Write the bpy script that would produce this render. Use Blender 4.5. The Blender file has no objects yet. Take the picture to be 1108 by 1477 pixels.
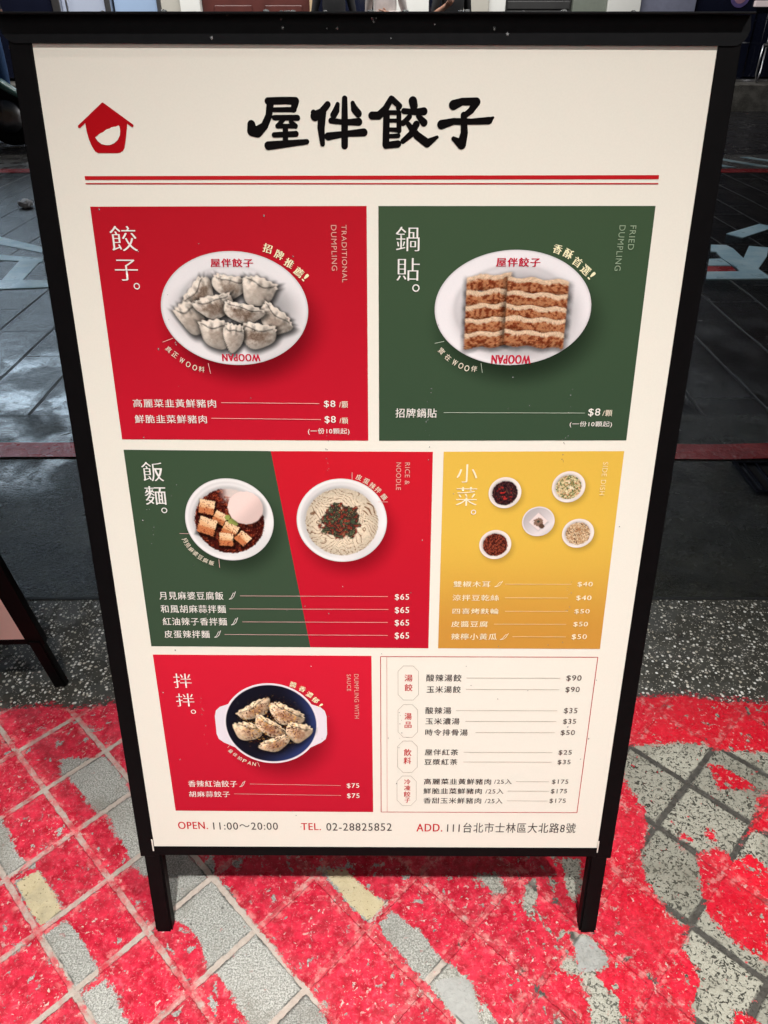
import bpy, bmesh, math, random
import numpy as np
from mathutils import Matrix, Vector
R = math.radians
random.seed(7); rng = np.random.default_rng(7)
SC = bpy.context.scene; COL = SC.collection

# ---------------------------------------------------------------- camera, sky, lamps, exposure
CAM_H = 1.0738
cam = bpy.data.cameras.new('camera'); cam.sensor_fit = 'VERTICAL'; cam.sensor_height = 24.0
cam.lens = 24.0 * 1060 / 1477; cam.clip_start = 0.02; cam.clip_end = 200
camo = bpy.data.objects.new('camera', cam); COL.objects.link(camo)
camo.location = (0, 0, CAM_H); camo.rotation_euler = (R(56), 0, 0); SC.camera = camo

W = bpy.data.worlds.new('World'); SC.world = W; W.use_nodes = True
wn = W.node_tree.nodes; sky = wn.new('ShaderNodeTexSky'); sky.sky_type = 'NISHITA'; sky.sun_disc = False
sky.sun_elevation = R(-4); sky.sun_rotation = R(200)
W.node_tree.links.new(sky.outputs[0], wn['Background'].inputs[0]); wn['Background'].inputs[1].default_value = 0.12

def area_lamp(name, loc, target, power, size, color=(1, 1, 1), size_y=None):
    l = bpy.data.lights.new(name, 'AREA'); l.energy = power; l.size = size; l.color = color
    if size_y: l.shape = 'RECTANGLE'; l.size_y = size_y
    o = bpy.data.objects.new(name, l); COL.objects.link(o); o.location = loc
    d = Vector(target) - Vector(loc); o.rotation_euler = d.to_track_quat('-Z', 'Y').to_euler(); return o
# lamps under the shop's own canopy, over and behind the photographer, plus an added centre spot and soft front fill
def spot_lamp(name, loc, target, power, cone, color):
    l = bpy.data.lights.new(name, 'SPOT'); l.energy = power; l.spot_size = R(cone); l.spot_blend = 1.; l.shadow_soft_size = .035; l.color = color
    o = bpy.data.objects.new(name, l); COL.objects.link(o); o.location = loc
    o.rotation_euler = (Vector(target) - Vector(loc)).to_track_quat('-Z', 'Y').to_euler(); return o
spot_lamp('overhead_spot', (1.33, -0.54, 3.30), (-0.10, 0.40, 0.0), 275, 56, (0.985, 0.975, 0.945))
spot_lamp('overhead_spot', (0.0, -0.60, 3.30), (0.0, -0.30, 0.0), 610, 60, (0.985, 0.975, 0.945))  # added spot that evens the light across the poster
spot_lamp('overhead_spot', (-1.00, 0.20, 3.30), (-0.10, 0.30, 0.0), 40, 50, (0.985, 0.975, 0.945))
area_lamp('front_fill', (-0.2, -1.8, 2.1), (0.0, 0.60, 0.45), 15, 1.3, (0.985, 0.975, 0.945))  # soft fill added for the glow of the open shop front
# lights added to brighten the far shop fronts and the road marks
area_lamp('far_shop_fill', (-1.0, 10.3, 3.2), (-1.0, 11.6, 1.0), 300, 9.0, (1.0, 0.98, 0.95), 0.25)
spot_lamp('road_mark_fill', (2.2, 7.6, 5.6), (0.2, 5.2, 0.0), 520, 66, (0.86, 0.94, 1.0))

SC.view_settings.view_transform = 'Standard'; SC.view_settings.look = 'None'
SC.view_settings.exposure = 0.0; SC.view_settings.gamma = 1.0
SC.render.engine = 'CYCLES'; SC.cycles.use_denoising = True
SC.cycles.max_bounces = 6; SC.cycles.sample_clamp_indirect = 4.0

# ---------------------------------------------------------------- helpers
def lin(c):
    c = np.asarray(c, float) / 255.0
    return np.where(c <= 0.04045, c / 12.92, ((c + 0.055) / 1.055) ** 2.4)
def L3(*c): return tuple(float(v) for v in lin(c))

def mat(name, color=(.5, .5, .5), rough=.5, metal=0., emit=None, power=0., vary=.12, scale=25., bump=0., coat=0., trans=0.):
    m = bpy.data.materials.new(name); m.use_nodes = True; nt = m.node_tree; b = nt.nodes['Principled BSDF']
    b.inputs['Roughness'].default_value = rough; b.inputs['Metallic'].default_value = metal
    b.inputs['Coat Weight'].default_value = coat; b.inputs['Transmission Weight'].default_value = trans
    tc = nt.nodes.new('ShaderNodeTexCoord'); nz = nt.nodes.new('ShaderNodeTexNoise')
    nz.inputs['Scale'].default_value = scale; nz.inputs['Detail'].default_value = 5
    nt.links.new(tc.outputs['Object'], nz.inputs['Vector'])
    mr = nt.nodes.new('ShaderNodeMapRange'); mr.inputs['To Min'].default_value = 1 - vary; mr.inputs['To Max'].default_value = 1 + vary
    nt.links.new(nz.outputs['Fac'], mr.inputs['Value'])
    mx = nt.nodes.new('ShaderNodeVectorMath'); mx.operation = 'SCALE'; mx.inputs[0].default_value = color
    nt.links.new(mr.outputs[0], mx.inputs['Scale']); nt.links.new(mx.outputs[0], b.inputs['Base Color'])
    if emit:
        b.inputs['Emission Color'].default_value = (*emit, 1); b.inputs['Emission Strength'].default_value = power
    if bump:
        bp = nt.nodes.new('ShaderNodeBump'); bp.inputs['Strength'].default_value = bump; bp.inputs['Distance'].default_value = .002
        nt.links.new(nz.outputs['Fac'], bp.inputs['Height']); nt.links.new(bp.outputs[0], b.inputs['Normal'])
    return m

class NT:                                   # short-hand for node trees
    def __init__(s, name):
        s.m = bpy.data.materials.new(name); s.m.use_nodes = True; s.t = s.m.node_tree; s.b = s.t.nodes['Principled BSDF']
        s.co = s.t.nodes.new('ShaderNodeTexCoord').outputs['Object']
    def put(s, sock, v):
        if isinstance(v, bpy.types.NodeSocket): s.t.links.new(v, sock)
        elif hasattr(sock.default_value, '__len__') and isinstance(v, (tuple, list)) and len(v) == 3 and len(sock.default_value) == 4: sock.default_value = (*v, 1)
        else: sock.default_value = v
    def math(s, op, a, b=0., c=0., clamp=False):
        n = s.t.nodes.new('ShaderNodeMath'); n.operation = op; n.use_clamp = clamp
        for i, v in enumerate((a, b, c)): s.put(n.inputs[i], v)
        return n.outputs[0]
    def noise(s, scale, detail=3., rough=.5, dist=0., vec=None):
        n = s.t.nodes.new('ShaderNodeTexNoise'); s.put(n.inputs['Vector'], vec or s.co)
        n.inputs['Scale'].default_value = scale; n.inputs['Detail'].default_value = detail
        n.inputs['Roughness'].default_value = rough; n.inputs['Distortion'].default_value = dist; return n.outputs['Fac']
    def voro(s, scale, feature='F1', rnd=1.):
        n = s.t.nodes.new('ShaderNodeTexVoronoi'); n.feature = feature; s.put(n.inputs['Vector'], s.co)
        n.inputs['Scale'].default_value = scale; n.inputs['Randomness'].default_value = rnd; return n
    def step(s, v, lo, hi, a=0., b=1.):
        n = s.t.nodes.new('ShaderNodeMapRange'); n.interpolation_type = 'SMOOTHSTEP'
        s.put(n.inputs['Value'], v)
        for k, q in (('From Min', lo), ('From Max', hi), ('To Min', a), ('To Max', b)): s.put(n.inputs[k], q)
        return n.outputs[0]
    def mix(s, f, a, b):
        n = s.t.nodes.new('ShaderNodeMix'); n.data_type = 'RGBA'
        s.put(n.inputs['Factor'], f); s.put(n.inputs['A'] if False else n.inputs[6], a); s.put(n.inputs[7], b); return n.outputs[2]
    def attr(s, name):
        n = s.t.nodes.new('ShaderNodeAttribute'); n.attribute_name = name; return n.outputs['Fac']
    def xyz(s):
        n = s.t.nodes.new('ShaderNodeSeparateXYZ'); s.t.links.new(s.co, n.inputs[0]); return n.outputs
    def bump(s, h, strength=.5, dist=.002):
        n = s.t.nodes.new('ShaderNodeBump'); s.put(n.inputs['Height'], h); n.inputs['Strength'].default_value = strength
        n.inputs['Distance'].default_value = dist; s.t.links.new(n.outputs[0], s.b.inputs['Normal'])

def tag(o, label=None, cat=None, group=None, kind=None):
    if label: o['label'] = label
    if cat: o['category'] = cat
    if group: o['group'] = group
    if kind: o['kind'] = kind
    return o
def link(name, me, mats, parent=None):
    o = bpy.data.objects.new(name, me); COL.objects.link(o)
    for m in (mats if isinstance(mats, (list, tuple)) else [mats]): me.materials.append(m)
    if parent: o.parent = parent
    return o
def obj(name, bm, mats, parent=None, smooth=False, M=None):
    if M is not None: bmesh.ops.transform(bm, matrix=M, verts=bm.verts)
    bmesh.ops.recalc_face_normals(bm, faces=bm.faces)
    me = bpy.data.meshes.new(name); bm.to_mesh(me); bm.free()
    if smooth:
        me.polygons.foreach_set('use_smooth', [True] * len(me.polygons))
    return link(name, me, mats, parent)
def empty(name, loc, rz=0., label=None, cat=None, group=None):
    o = bpy.data.objects.new(name, None); COL.objects.link(o); o.location = loc; o.rotation_euler = (0, 0, rz)
    o.empty_display_size = .1
    return tag(o, label, cat, group)
def BM(): return bmesh.new()
def box(bm, x0, x1, y0, y1, z0, z1, bev=0., seg=2, M=None, mi=0):
    t = bmesh.new(); bmesh.ops.create_cube(t, size=1)
    bmesh.ops.transform(t, verts=t.verts, matrix=Matrix.Translation(((x0+x1)/2, (y0+y1)/2, (z0+z1)/2)) @ Matrix.Diagonal((x1-x0, y1-y0, z1-z0, 1)))
    if bev: bmesh.ops.bevel(t, geom=t.edges[:], offset=bev, segments=seg, affect='EDGES', profile=.5)
    merge(bm, t, M, mi); return bm
def merge(bm, t, M=None, mi=0):
    if M is not None: bmesh.ops.transform(t, verts=t.verts, matrix=M)
    vs = [bm.verts.new(v.co) for v in t.verts]; t.verts.index_update()
    for f in t.faces:
        g = bm.faces.new([vs[v.index] for v in f.verts]); g.material_index = mi; g.smooth = f.smooth
    t.free()
def tube(bm, pts, r, n=10, mi=0):
    pts = [Vector(p) for p in pts]; rs = r if isinstance(r, (list, tuple)) else [r] * len(pts); rings = []
    up = Vector((0, 0, 1))
    for i, p in enumerate(pts):
        d = (pts[min(i+1, len(pts)-1)] - pts[max(i-1, 0)]).normalized()
        a = d.cross(up if abs(d.z) < .95 else Vector((1, 0, 0))).normalized(); b = d.cross(a)
        rings.append([bm.verts.new(p + (a*math.cos(k*2*math.pi/n) + b*math.sin(k*2*math.pi/n)) * rs[i]) for k in range(n)])
    for A, B in zip(rings, rings[1:]):
        for k in range(n):
            f = bm.faces.new((A[k], A[(k+1) % n], B[(k+1) % n], B[k])); f.smooth = True; f.material_index = mi
    for c in (rings[0], rings[-1]): f = bm.faces.new(c); f.material_index = mi
    return bm
def prism(bm, poly, z0, z1, M=None, mi=0):
    t = bmesh.new(); a = [t.verts.new((x, y, z0)) for x, y in poly]; b = [t.verts.new((x, y, z1)) for x, y in poly]
    t.faces.new(a); t.faces.new(b[::-1]); n = len(poly)
    for i in range(n): t.faces.new((a[i], a[(i+1) % n], b[(i+1) % n], b[i]))
    merge(bm, t, M, mi); return bm
def lathe(bm, prof, n=20, M=None, mi=0):
    t = bmesh.new(); rings = [[t.verts.new((r*math.cos(k*2*math.pi/n), r*math.sin(k*2*math.pi/n), z)) for k in range(n)] for r, z in prof]
    for A, B in zip(rings, rings[1:]):
        for k in range(n): t.faces.new((A[k], A[(k+1) % n], B[(k+1) % n], B[k])).smooth = True
    t.faces.new(rings[0]); t.faces.new(rings[-1]); merge(bm, t, M, mi); return bm
def sstep(a, b, x):
    t = np.clip((x - a) / (b - a), 0, 1); return t * t * (3 - 2 * t)
def vnoise(x, y, seed=0):
    xi = np.floor(x).astype(np.int64); yi = np.floor(y).astype(np.int64); fx = x - xi; fy = y - yi
    def h(a, b):
        n = (a * 374761393 + b * 668265263 + seed * 974634777) & 0xFFFFFFFF
        n = ((n ^ (n >> 13)) * 1274126177) & 0xFFFFFFFF; return ((n ^ (n >> 16)) & 0xFFFF) / 65535.0
    u = fx*fx*(3-2*fx); v = fy*fy*(3-2*fy)
    return (h(xi, yi)*(1-u) + h(xi+1, yi)*u)*(1-v) + (h(xi, yi+1)*(1-u) + h(xi+1, yi+1)*u)*v
def fbm(x, y, o=4, seed=0):
    s = 0.; a = .5; n = 0.
    for i in range(o): s = s + a*vnoise(x*2**i, y*2**i, seed+i*17); n += a; a *= .55
    return s / n
def sdf_poly(X, Y, poly):                   # signed distance, positive inside
    d = np.full(X.shape, 1e9); ins = np.zeros(X.shape, bool); n = len(poly)
    for i in range(n):
        x0, y0 = poly[i]; x1, y1 = poly[(i+1) % n]; ex, ey = x1-x0, y1-y0
        t = np.clip(((X-x0)*ex + (Y-y0)*ey) / (ex*ex+ey*ey+1e-12), 0, 1)
        d = np.minimum(d, np.hypot(X-x0-t*ex, Y-y0-t*ey))
        if y1 != y0:
            c = ((y0 > Y) != (y1 > Y)) & (X < (x1-x0)*(Y-y0)/(y1-y0)+x0); ins ^= c
    return np.where(ins, d, -d)
def grid_mesh(name, xs, ys, z=0.):
    X, Y = np.meshgrid(xs, ys); nx, ny = len(xs), len(ys)
    V = np.stack([X.ravel(), Y.ravel(), np.full(X.size, z)], 1)
    i = (np.arange(ny-1)[:, None]*nx + np.arange(nx-1)[None]).ravel()
    F = np.stack([i, i+1, i+nx+1, i+nx], 1)
    return np_mesh(name, V, F), X.ravel(), Y.ravel()
def np_mesh(name, V, F, color=None):
    me = bpy.data.meshes.new(name); me.vertices.add(len(V)); me.vertices.foreach_set('co', np.asarray(V, np.float32).ravel())
    k = F.shape[1]; me.loops.add(F.size); me.loops.foreach_set('vertex_index', F.ravel().astype(np.int32))
    me.polygons.add(len(F)); me.polygons.foreach_set('loop_start', np.arange(0, F.size, k, dtype=np.int32))
    me.update(calc_edges=True); me.validate()
    if color is not None:
        a = me.color_attributes.new('print', 'FLOAT_COLOR', 'POINT')
        a.data.foreach_set('color', np.concatenate([color, np.ones((len(V), 1))], 1).astype(np.float32).ravel())
    return me
def fattr(me, name, v):
    a = me.attributes.new(name, 'FLOAT', 'POINT'); a.data.foreach_set('value', np.asarray(v, np.float32))

# ---------------------------------------------------------------- traced layout: millimetres on the poster, metres on the ground
TX = [(1,'餃',-237.0,158.1,24.1,22.1,0,'t'),
(1,'子',-237.9,186.4,21.4,19.2,0,'t'),
(1,'TRADITIONAL',-29.2,171.1,51.5,4.8,-90,'e'),
(1,'DUMPLING',-38.8,165.8,40.6,5.2,-90,'e'),
(1,'招',-101.8,166.4,8.0,8.0,-18.0,'c'),
(1,'牌',-91.1,172.0,8.0,8.0,-25.0,'c'),
(1,'推',-82.0,179.6,8.0,8.0,-32.0,'c'),
(1,'薦',-73.0,187.7,8.1,8.1,-39.0,'c'),
(1,'!',-66.9,192.5,2.3,8.1,-46.0,'c'),
(1,'真',-205.5,261.4,5.5,5.5,-46.0,'s'),
(1,'正',-199.7,266.6,5.5,5.5,-38.8,'s'),
(1,'W',-193.5,272.3,4.4,5.5,-31.6,'s'),
(1,'O',-187.5,276.2,4.4,5.6,-24.4,'s'),
(1,'O',-181.2,279.4,4.4,5.6,-17.2,'s'),
(1,'料',-174.5,281.0,5.6,5.6,-10.0,'s'),
(1,'WOOPAN',-133.8,269.2,37.7,7.3,180,'r'),
(1,'屋伴餃子',-136.6,179.3,40.4,7.6,0,'r'),
(1,'高麗菜韭黃鮮豬肉',-205.4,316.0,84.7,8.5,0,'i'),
(1,'$8',-46.7,316.3,11.6,7.7,0,'n'),
(1,'/顆',-32.5,316.7,8.9,6.9,0,'s'),
(1,'鮮脆韭菜鮮豬肉',-210.9,332.6,74.0,8.7,0,'i'),
(1,'$8',-46.5,332.8,11.4,8.1,0,'n'),
(1,'/顆',-32.6,333.6,8.7,6.4,0,'s'),
(1,'(一份10顆起)',-48.3,345.2,42.9,7.1,0,'i'),
(2,'鍋',30.7,157.5,21.8,21.6,0,'t'),
(2,'貼',31.5,184.8,21.4,20.6,0,'t'),
(2,'FRIED',241.6,155.6,21.5,5.6,-90,'e'),
(2,'DUMPLING',231.5,165.0,40.5,5.8,-90,'e'),
(2,'香',172.7,166.0,8.3,8.3,-18.0,'c'),
(2,'酥',183.3,170.1,8.3,8.3,-25.0,'c'),
(2,'首',192.6,177.5,8.3,8.3,-32.0,'c'),
(2,'選',201.2,184.7,8.4,8.4,-39.0,'c'),
(2,'!',207.5,189.8,2.3,8.4,-46.0,'c'),
(2,'實',66.1,262.0,5.9,5.9,-46.0,'s'),
(2,'在',72.7,268.3,5.9,5.9,-38.4,'s'),
(2,'W',79.6,273.4,4.7,5.9,-30.8,'s'),
(2,'O',85.9,276.5,4.7,5.9,-23.2,'s'),
(2,'O',92.0,279.0,4.8,5.9,-15.6,'s'),
(2,'伴',99.3,279.5,5.9,5.9,-8.0,'s'),
(2,'WOOPAN',135.8,269.9,38.6,8.7,180,'r'),
(2,'屋伴餃子',136.3,177.8,41.6,8.1,0,'r'),
(2,'招牌鍋貼',42.0,325.2,42.3,9.7,0,'i'),
(2,'$8',224.9,324.0,12.2,8.6,0,'n'),
(2,'/顆',238.5,324.5,9.8,6.5,0,'s'),
(2,'(一份10顆起)',222.8,336.5,43.6,6.6,0,'i'),
(3,'飯',-236.5,390.0,21.9,21.5,0,'t'),
(3,'麵',-236.4,417.1,22.2,21.4,0,'t'),
(3,'RICE &',34.0,391.2,24.8,5.3,-90,'e'),
(3,'NOODLE',24.7,394.2,30.9,5.3,-90,'e'),
(3,'皮',-17.5,395.5,6.3,6.3,-20.0,'s'),
(3,'蛋',-9.7,399.8,6.3,6.3,-27.5,'s'),
(3,'辣',-3.1,404.8,6.3,6.3,-35.0,'s'),
(3,'拌',2.9,409.8,6.3,6.3,-42.5,'s'),
(3,'麵',9.2,417.6,6.3,6.3,-50.0,'s'),
(3,'月',-209.9,469.6,5.5,5.5,-62.0,'s'),
(3,'見',-207.3,475.7,5.5,5.5,-54.7,'s'),
(3,'麻',-203.9,481.1,5.6,5.6,-47.3,'s'),
(3,'婆',-199.7,485.8,5.6,5.6,-40.0,'s'),
(3,'豆',-194.9,490.5,5.6,5.6,-32.7,'s'),
(3,'腐',-189.4,494.4,5.6,5.6,-25.3,'s'),
(3,'飯',-183.0,497.3,5.6,5.6,-18.0,'s'),
(3,'月見麻婆豆腐飯',-209.6,539.0,72.8,10.3,0,'i'),
(3,'$65',30.2,540.0,16.1,8.4,0,'n'),
(3,'和風胡麻蒜拌麵',-209.0,556.2,74.4,10.4,0,'i'),
(3,'$65',30.4,557.1,16.2,8.9,0,'n'),
(3,'紅油辣子香拌麵',-208.7,572.7,73.9,10.2,0,'i'),
(3,'$65',30.6,573.8,16.4,9.0,0,'n'),
(3,'皮蛋辣拌麵',-219.5,589.7,52.5,10.3,0,'i'),
(3,'$65',30.8,591.0,16.5,9.6,0,'n'),
(4,'小',97.3,390.7,21.6,20.4,0,'t'),
(4,'菜',98.0,416.8,22.1,21.6,0,'t'),
(4,'SIDE DISH',243.1,396.0,37.3,5.4,-90,'e'),
(4,'雙椒木耳',108.9,522.8,41.5,7.6,0,'i'),
(4,'$40',236.8,522.7,17.0,6.7,0,'n'),
(4,'涼拌豆乾絲',114.2,540.2,52.8,7.7,0,'i'),
(4,'$40',237.2,540.2,17.2,6.8,0,'n'),
(4,'四喜烤麩輪',114.9,557.7,52.8,7.4,0,'i'),
(4,'$50',237.0,557.7,17.3,6.4,0,'n'),
(4,'皮醬豆腐',108.7,574.8,42.1,8.0,0,'i'),
(4,'$50',237.2,574.7,16.4,7.0,0,'n'),
(4,'辣檸小黃瓜',114.8,591.6,53.0,8.6,0,'i'),
(4,'$50',237.3,591.6,17.4,7.6,0,'n'),
(5,'拌',-231.1,654.5,20.9,20.4,0,'t'),
(5,'拌',-230.7,682.3,21.4,18.7,0,'t'),
(5,'DUMPLING WITH',-22.9,676.4,64.5,5.4,-90,'e'),
(5,'SAUCE',-31.9,656.4,23.8,4.9,-90,'e'),
(5,'醬',-98.9,659.5,7.7,7.7,-18.0,'c'),
(5,'香',-88.1,665.6,7.7,7.7,-26.0,'c'),
(5,'濃',-79.7,673.8,7.7,7.7,-34.0,'c'),
(5,'郁',-72.7,681.6,7.7,7.7,-42.0,'c'),
(5,'!',-67.3,689.7,2.2,7.8,-50.0,'c'),
(5,'最',-181.3,759.2,5.3,5.3,-48.0,'s'),
(5,'佳',-176.1,764.5,5.3,5.3,-40.8,'s'),
(5,'拍',-170.6,770.2,5.4,5.4,-33.6,'s'),
(5,'P',-165.0,774.5,4.3,5.4,-26.4,'s'),
(5,'A',-159.0,777.5,4.3,5.4,-19.2,'s'),
(5,'N',-153.2,779.2,4.3,5.4,-12.0,'s'),
(5,'香辣紅油餃子',-208.2,811.2,62.4,10.4,0,'i'),
(5,'$75',-28.9,813.8,15.8,8.3,0,'n'),
(5,'胡麻蒜餃子',-213.8,828.2,52.4,9.5,0,'i'),
(5,'$75',-28.8,830.4,15.9,8.8,0,'n'),
(6,'湯',39.5,649.7,9.4,9.7,0,'R'),
(6,'餃',39.7,663.4,9.4,10.1,0,'R'),
(6,'湯',39.9,705.5,8.6,9.9,0,'R'),
(6,'品',40.0,718.2,8.4,9.3,0,'R'),
(6,'飲',40.1,760.6,9.6,10.6,0,'R'),
(6,'料',40.1,773.5,9.1,10.8,0,'R'),
(6,'冷',40.5,807.3,7.9,8.4,0,'R'),
(6,'凍',40.6,817.4,8.0,8.4,0,'R'),
(6,'餃',40.5,827.5,8.5,8.5,0,'R'),
(6,'子',41.0,837.3,6.9,8.2,0,'R'),
(6,'酸辣湯餃',81.8,649.3,42.0,10.0,0,'k'),
(6,'$90',237.2,649.2,17.8,8.8,0,'m'),
(6,'玉米湯餃',82.1,665.8,40.8,9.8,0,'k'),
(6,'$90',237.2,665.6,16.9,8.6,0,'m'),
(6,'酸辣湯',76.6,696.6,31.3,10.1,0,'k'),
(6,'$35',238.0,696.5,16.1,8.9,0,'m'),
(6,'玉米濃湯',82.2,712.6,41.6,9.6,0,'k'),
(6,'$35',238.3,712.5,15.7,8.4,0,'m'),
(6,'時令排骨湯',87.7,729.4,52.4,9.7,0,'k'),
(6,'$50',237.7,729.4,17.4,8.5,0,'m'),
(6,'屋伴紅茶',82.6,760.0,41.7,9.4,0,'k'),
(6,'$25',237.4,759.9,16.3,8.1,0,'m'),
(6,'豆漿紅茶',82.3,775.1,41.4,9.1,0,'k'),
(6,'$35',237.5,775.0,16.1,7.8,0,'m'),
(6,'高麗菜韭黃鮮豬肉',104.6,806.5,85.5,9.4,0,'k'),
(6,'$175',235.5,806.5,20.6,8.0,0,'m'),
(6,'鮮脆韭菜鮮豬肉',98.9,822.0,74.9,9.5,0,'k'),
(6,'$175',235.5,822.0,20.4,8.1,0,'m'),
(6,'香甜玉米鮮豬肉',99.1,838.0,74.5,9.6,0,'k'),
(6,'$175',235.2,838.0,20.8,8.2,0,'m'),
(6,'/25入',162.5,806.3,22.4,8.4,0,'m'),
(6,'/25入',152.6,822.1,23.1,8.8,0,'m'),
(6,'/25入',152.5,838.1,22.7,8.9,0,'m'),
(0,'OPEN.',-240.3,881.7,38.8,12.5,0,'R'),
(0,'11:00～20:00',-171.2,882.5,85.0,12.5,0,'k0'),
(0,'TEL.',-85.0,883.0,25.6,12.0,0,'R'),
(0,'02-28825852',-21.9,883.2,85.9,13.1,0,'k0'),
(0,'ADD.',70.8,884.0,33.8,13.2,0,'R'),
(0,'111台北市士林區大北路8號',178.6,883.7,169.0,17.3,0,'k0')]
LN = [(1,-210.7,254.2,-199.9,250.3,0.5,'i'),(1,-167.3,274.9,-165.8,285.4,0.5,'i'),(1,-157.6,315.1,-57.1,315.6,0.5,'i'),(1,-169.0,331.5,-56.2,332.4,0.5,'i'),(2,59.0,254.4,68.3,252.4,0.5,'i'),(2,105.9,273.8,107.7,283.4,0.5,'i'),(2,70.3,324.6,215.2,324.5,0.5,'i'),(3,-24.7,389.9,-24.8,398.2,0.5,'i'),(3,2.9,423.4,13.4,423.4,0.5,'i'),(3,-215.0,461.5,-204.9,461.8,0.5,'i'),(3,-174.4,492.9,-174.3,503.2,0.5,'i'),(3,-154.0,538.9,14.0,539.0,0.5,'i'),(3,-167.4,555.8,14.8,555.8,0.5,'i'),(3,-153.7,572.9,14.2,572.9,0.5,'i'),(3,-175.5,589.9,14.3,590.3,0.5,'i'),(4,146.3,522.6,221.3,522.5,0.5,'i'),(4,147.4,540.1,219.3,540.0,0.5,'i'),(4,148.6,557.6,221.0,557.5,0.5,'i'),(4,136.9,574.7,220.6,574.6,0.5,'i'),(4,159.7,591.4,221.8,591.4,0.5,'i'),(5,-184.6,753.6,-181.0,748.6,0.5,'i'),(5,-148.7,775.8,-146.5,783.5,0.5,'i'),(5,-160.7,811.3,-44.7,813.2,0.5,'i'),(5,-182.0,827.5,-44.4,829.6,0.5,'i'),(6,33.1,632.6,44.6,632.6,0.4,'g'),(6,44.6,632.6,51.2,640.1,0.4,'g'),(6,51.2,640.1,51.9,673.5,0.4,'g'),(6,51.9,673.5,45.5,681.4,0.4,'g'),(6,45.5,681.4,33.8,681.4,0.4,'g'),(6,33.8,681.4,27.2,673.6,0.4,'g'),(6,27.2,673.6,26.8,640.2,0.4,'g'),(6,26.8,640.2,33.1,632.6,0.4,'g'),(6,33.9,688.1,44.7,688.1,0.4,'g'),(6,44.7,688.1,51.4,696.0,0.4,'g'),(6,51.4,696.0,52.0,728.8,0.4,'g'),(6,52.0,728.8,45.6,737.1,0.4,'g'),(6,45.6,737.1,34.5,737.1,0.4,'g'),(6,34.5,737.1,27.8,728.9,0.4,'g'),(6,27.8,728.9,27.4,696.1,0.4,'g'),(6,27.4,696.1,33.9,688.1,0.4,'g'),(6,34.1,742.8,45.1,742.8,0.4,'g'),(6,45.1,742.8,52.0,751.0,0.4,'g'),(6,52.0,751.0,52.7,783.5,0.4,'g'),(6,52.7,783.5,46.0,792.1,0.4,'g'),(6,46.0,792.1,34.7,792.1,0.4,'g'),(6,34.7,792.1,27.8,783.6,0.4,'g'),(6,27.8,783.6,27.5,751.1,0.4,'g'),(6,27.5,751.1,34.1,742.8,0.4,'g'),(6,34.0,797.8,44.8,797.7,0.4,'g'),(6,44.8,797.7,51.8,806.4,0.4,'g'),(6,51.8,806.4,52.4,837.2,0.4,'g'),(6,52.4,837.2,45.7,846.2,0.4,'g'),(6,45.7,846.2,34.7,846.3,0.4,'g'),(6,34.7,846.3,27.6,837.4,0.4,'g'),(6,27.6,837.4,27.3,806.5,0.4,'g'),(6,27.3,806.5,34.0,797.8,0.4,'g'),(6,108.5,649.2,220.9,649.0,0.4,'g'),(6,108.7,665.6,221.2,665.4,0.4,'g'),(6,98.0,696.5,221.6,696.2,0.4,'g'),(6,110.1,712.5,221.8,712.2,0.4,'g'),(6,123.6,729.3,221.6,729.1,0.4,'g'),(6,110.2,759.9,221.5,759.7,0.4,'g'),(6,110.3,775.0,221.8,774.8,0.4,'g'),(6,179.0,806.1,221.2,806.2,0.4,'g'),(6,169.5,821.6,222.6,821.7,0.4,'g'),(6,169.7,837.7,222.1,837.8,0.4,'g')]
CI = [(1,-229.8,201.1,3.0,'t'),(2,39.3,201.8,3.5,'t'),(3,-228.8,434.3,3.2,'t'),(4,106.4,435.0,2.8,'t'),(5,-222.3,699.5,3.1,'t')]
CH = [(3,-163.1,538.8,8.1,10.3),(3,-163.0,572.5,8.5,10.2),(3,-184.0,589.6,8.2,9.5),(4,138.8,522.6,8.8,7.6),(4,149.7,591.5,9.5,8.6),(5,-170.5,811.4,7.6,9.7)]
QUADS = {'p1':[(-264.6,130.4),(-7.9,128.9),(-7.3,355.1),(-264.3,354.7)],'p2':[(3.1,128.9),(260.1,127.9),(261.9,353.7),(4.0,355.1)],'p3a':[(-264.3,366.0),(-109.8,366.9),(-76.4,607.3),(-263.0,606.7)],'p3b':[(-109.8,366.9),(60.5,367.0),(62.1,608.1),(-76.4,607.3)],'p4':[(71.8,366.9),(261.2,365.4),(263.5,608.1),(73.5,608.0)],'p5':[(-262.7,618.2),(-4.8,618.9),(-3.2,857.7),(-260.4,856.6)],'p6':[(5.9,619.8),(262.4,619.6),(262.2,857.5),(7.2,857.6)],'r1':[(-265.9,104.6),(259.5,101.9),(259.7,105.3),(-265.7,107.8)],'r2':[(-265.8,110.4),(259.8,108.5),(260.0,109.7),(-265.9,111.5)],'iv':[(13.3,619.8),(15.0,857.6)]}
DISH = {'dumpling':(-137.1,222.7,71.7,53.9),'potsticker':(134.2,221.2,76.2,54.5),'tofu':(-159.1,445.8,48.2,48.5),'noodle':(-36.6,446.3,49.2,49.2),'s1':(139.1,412.6,17.6,17.9),'s2':(206.7,405.6,17.9,17.8),'s3':(177.7,445.9,17.8,17.6),'s4':(222.4,459.8,17.6,17.4),'s5':(132.4,473.8,17.7,17.7),'sauce':(-128.4,717.8,58.2,60.1)}
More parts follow.
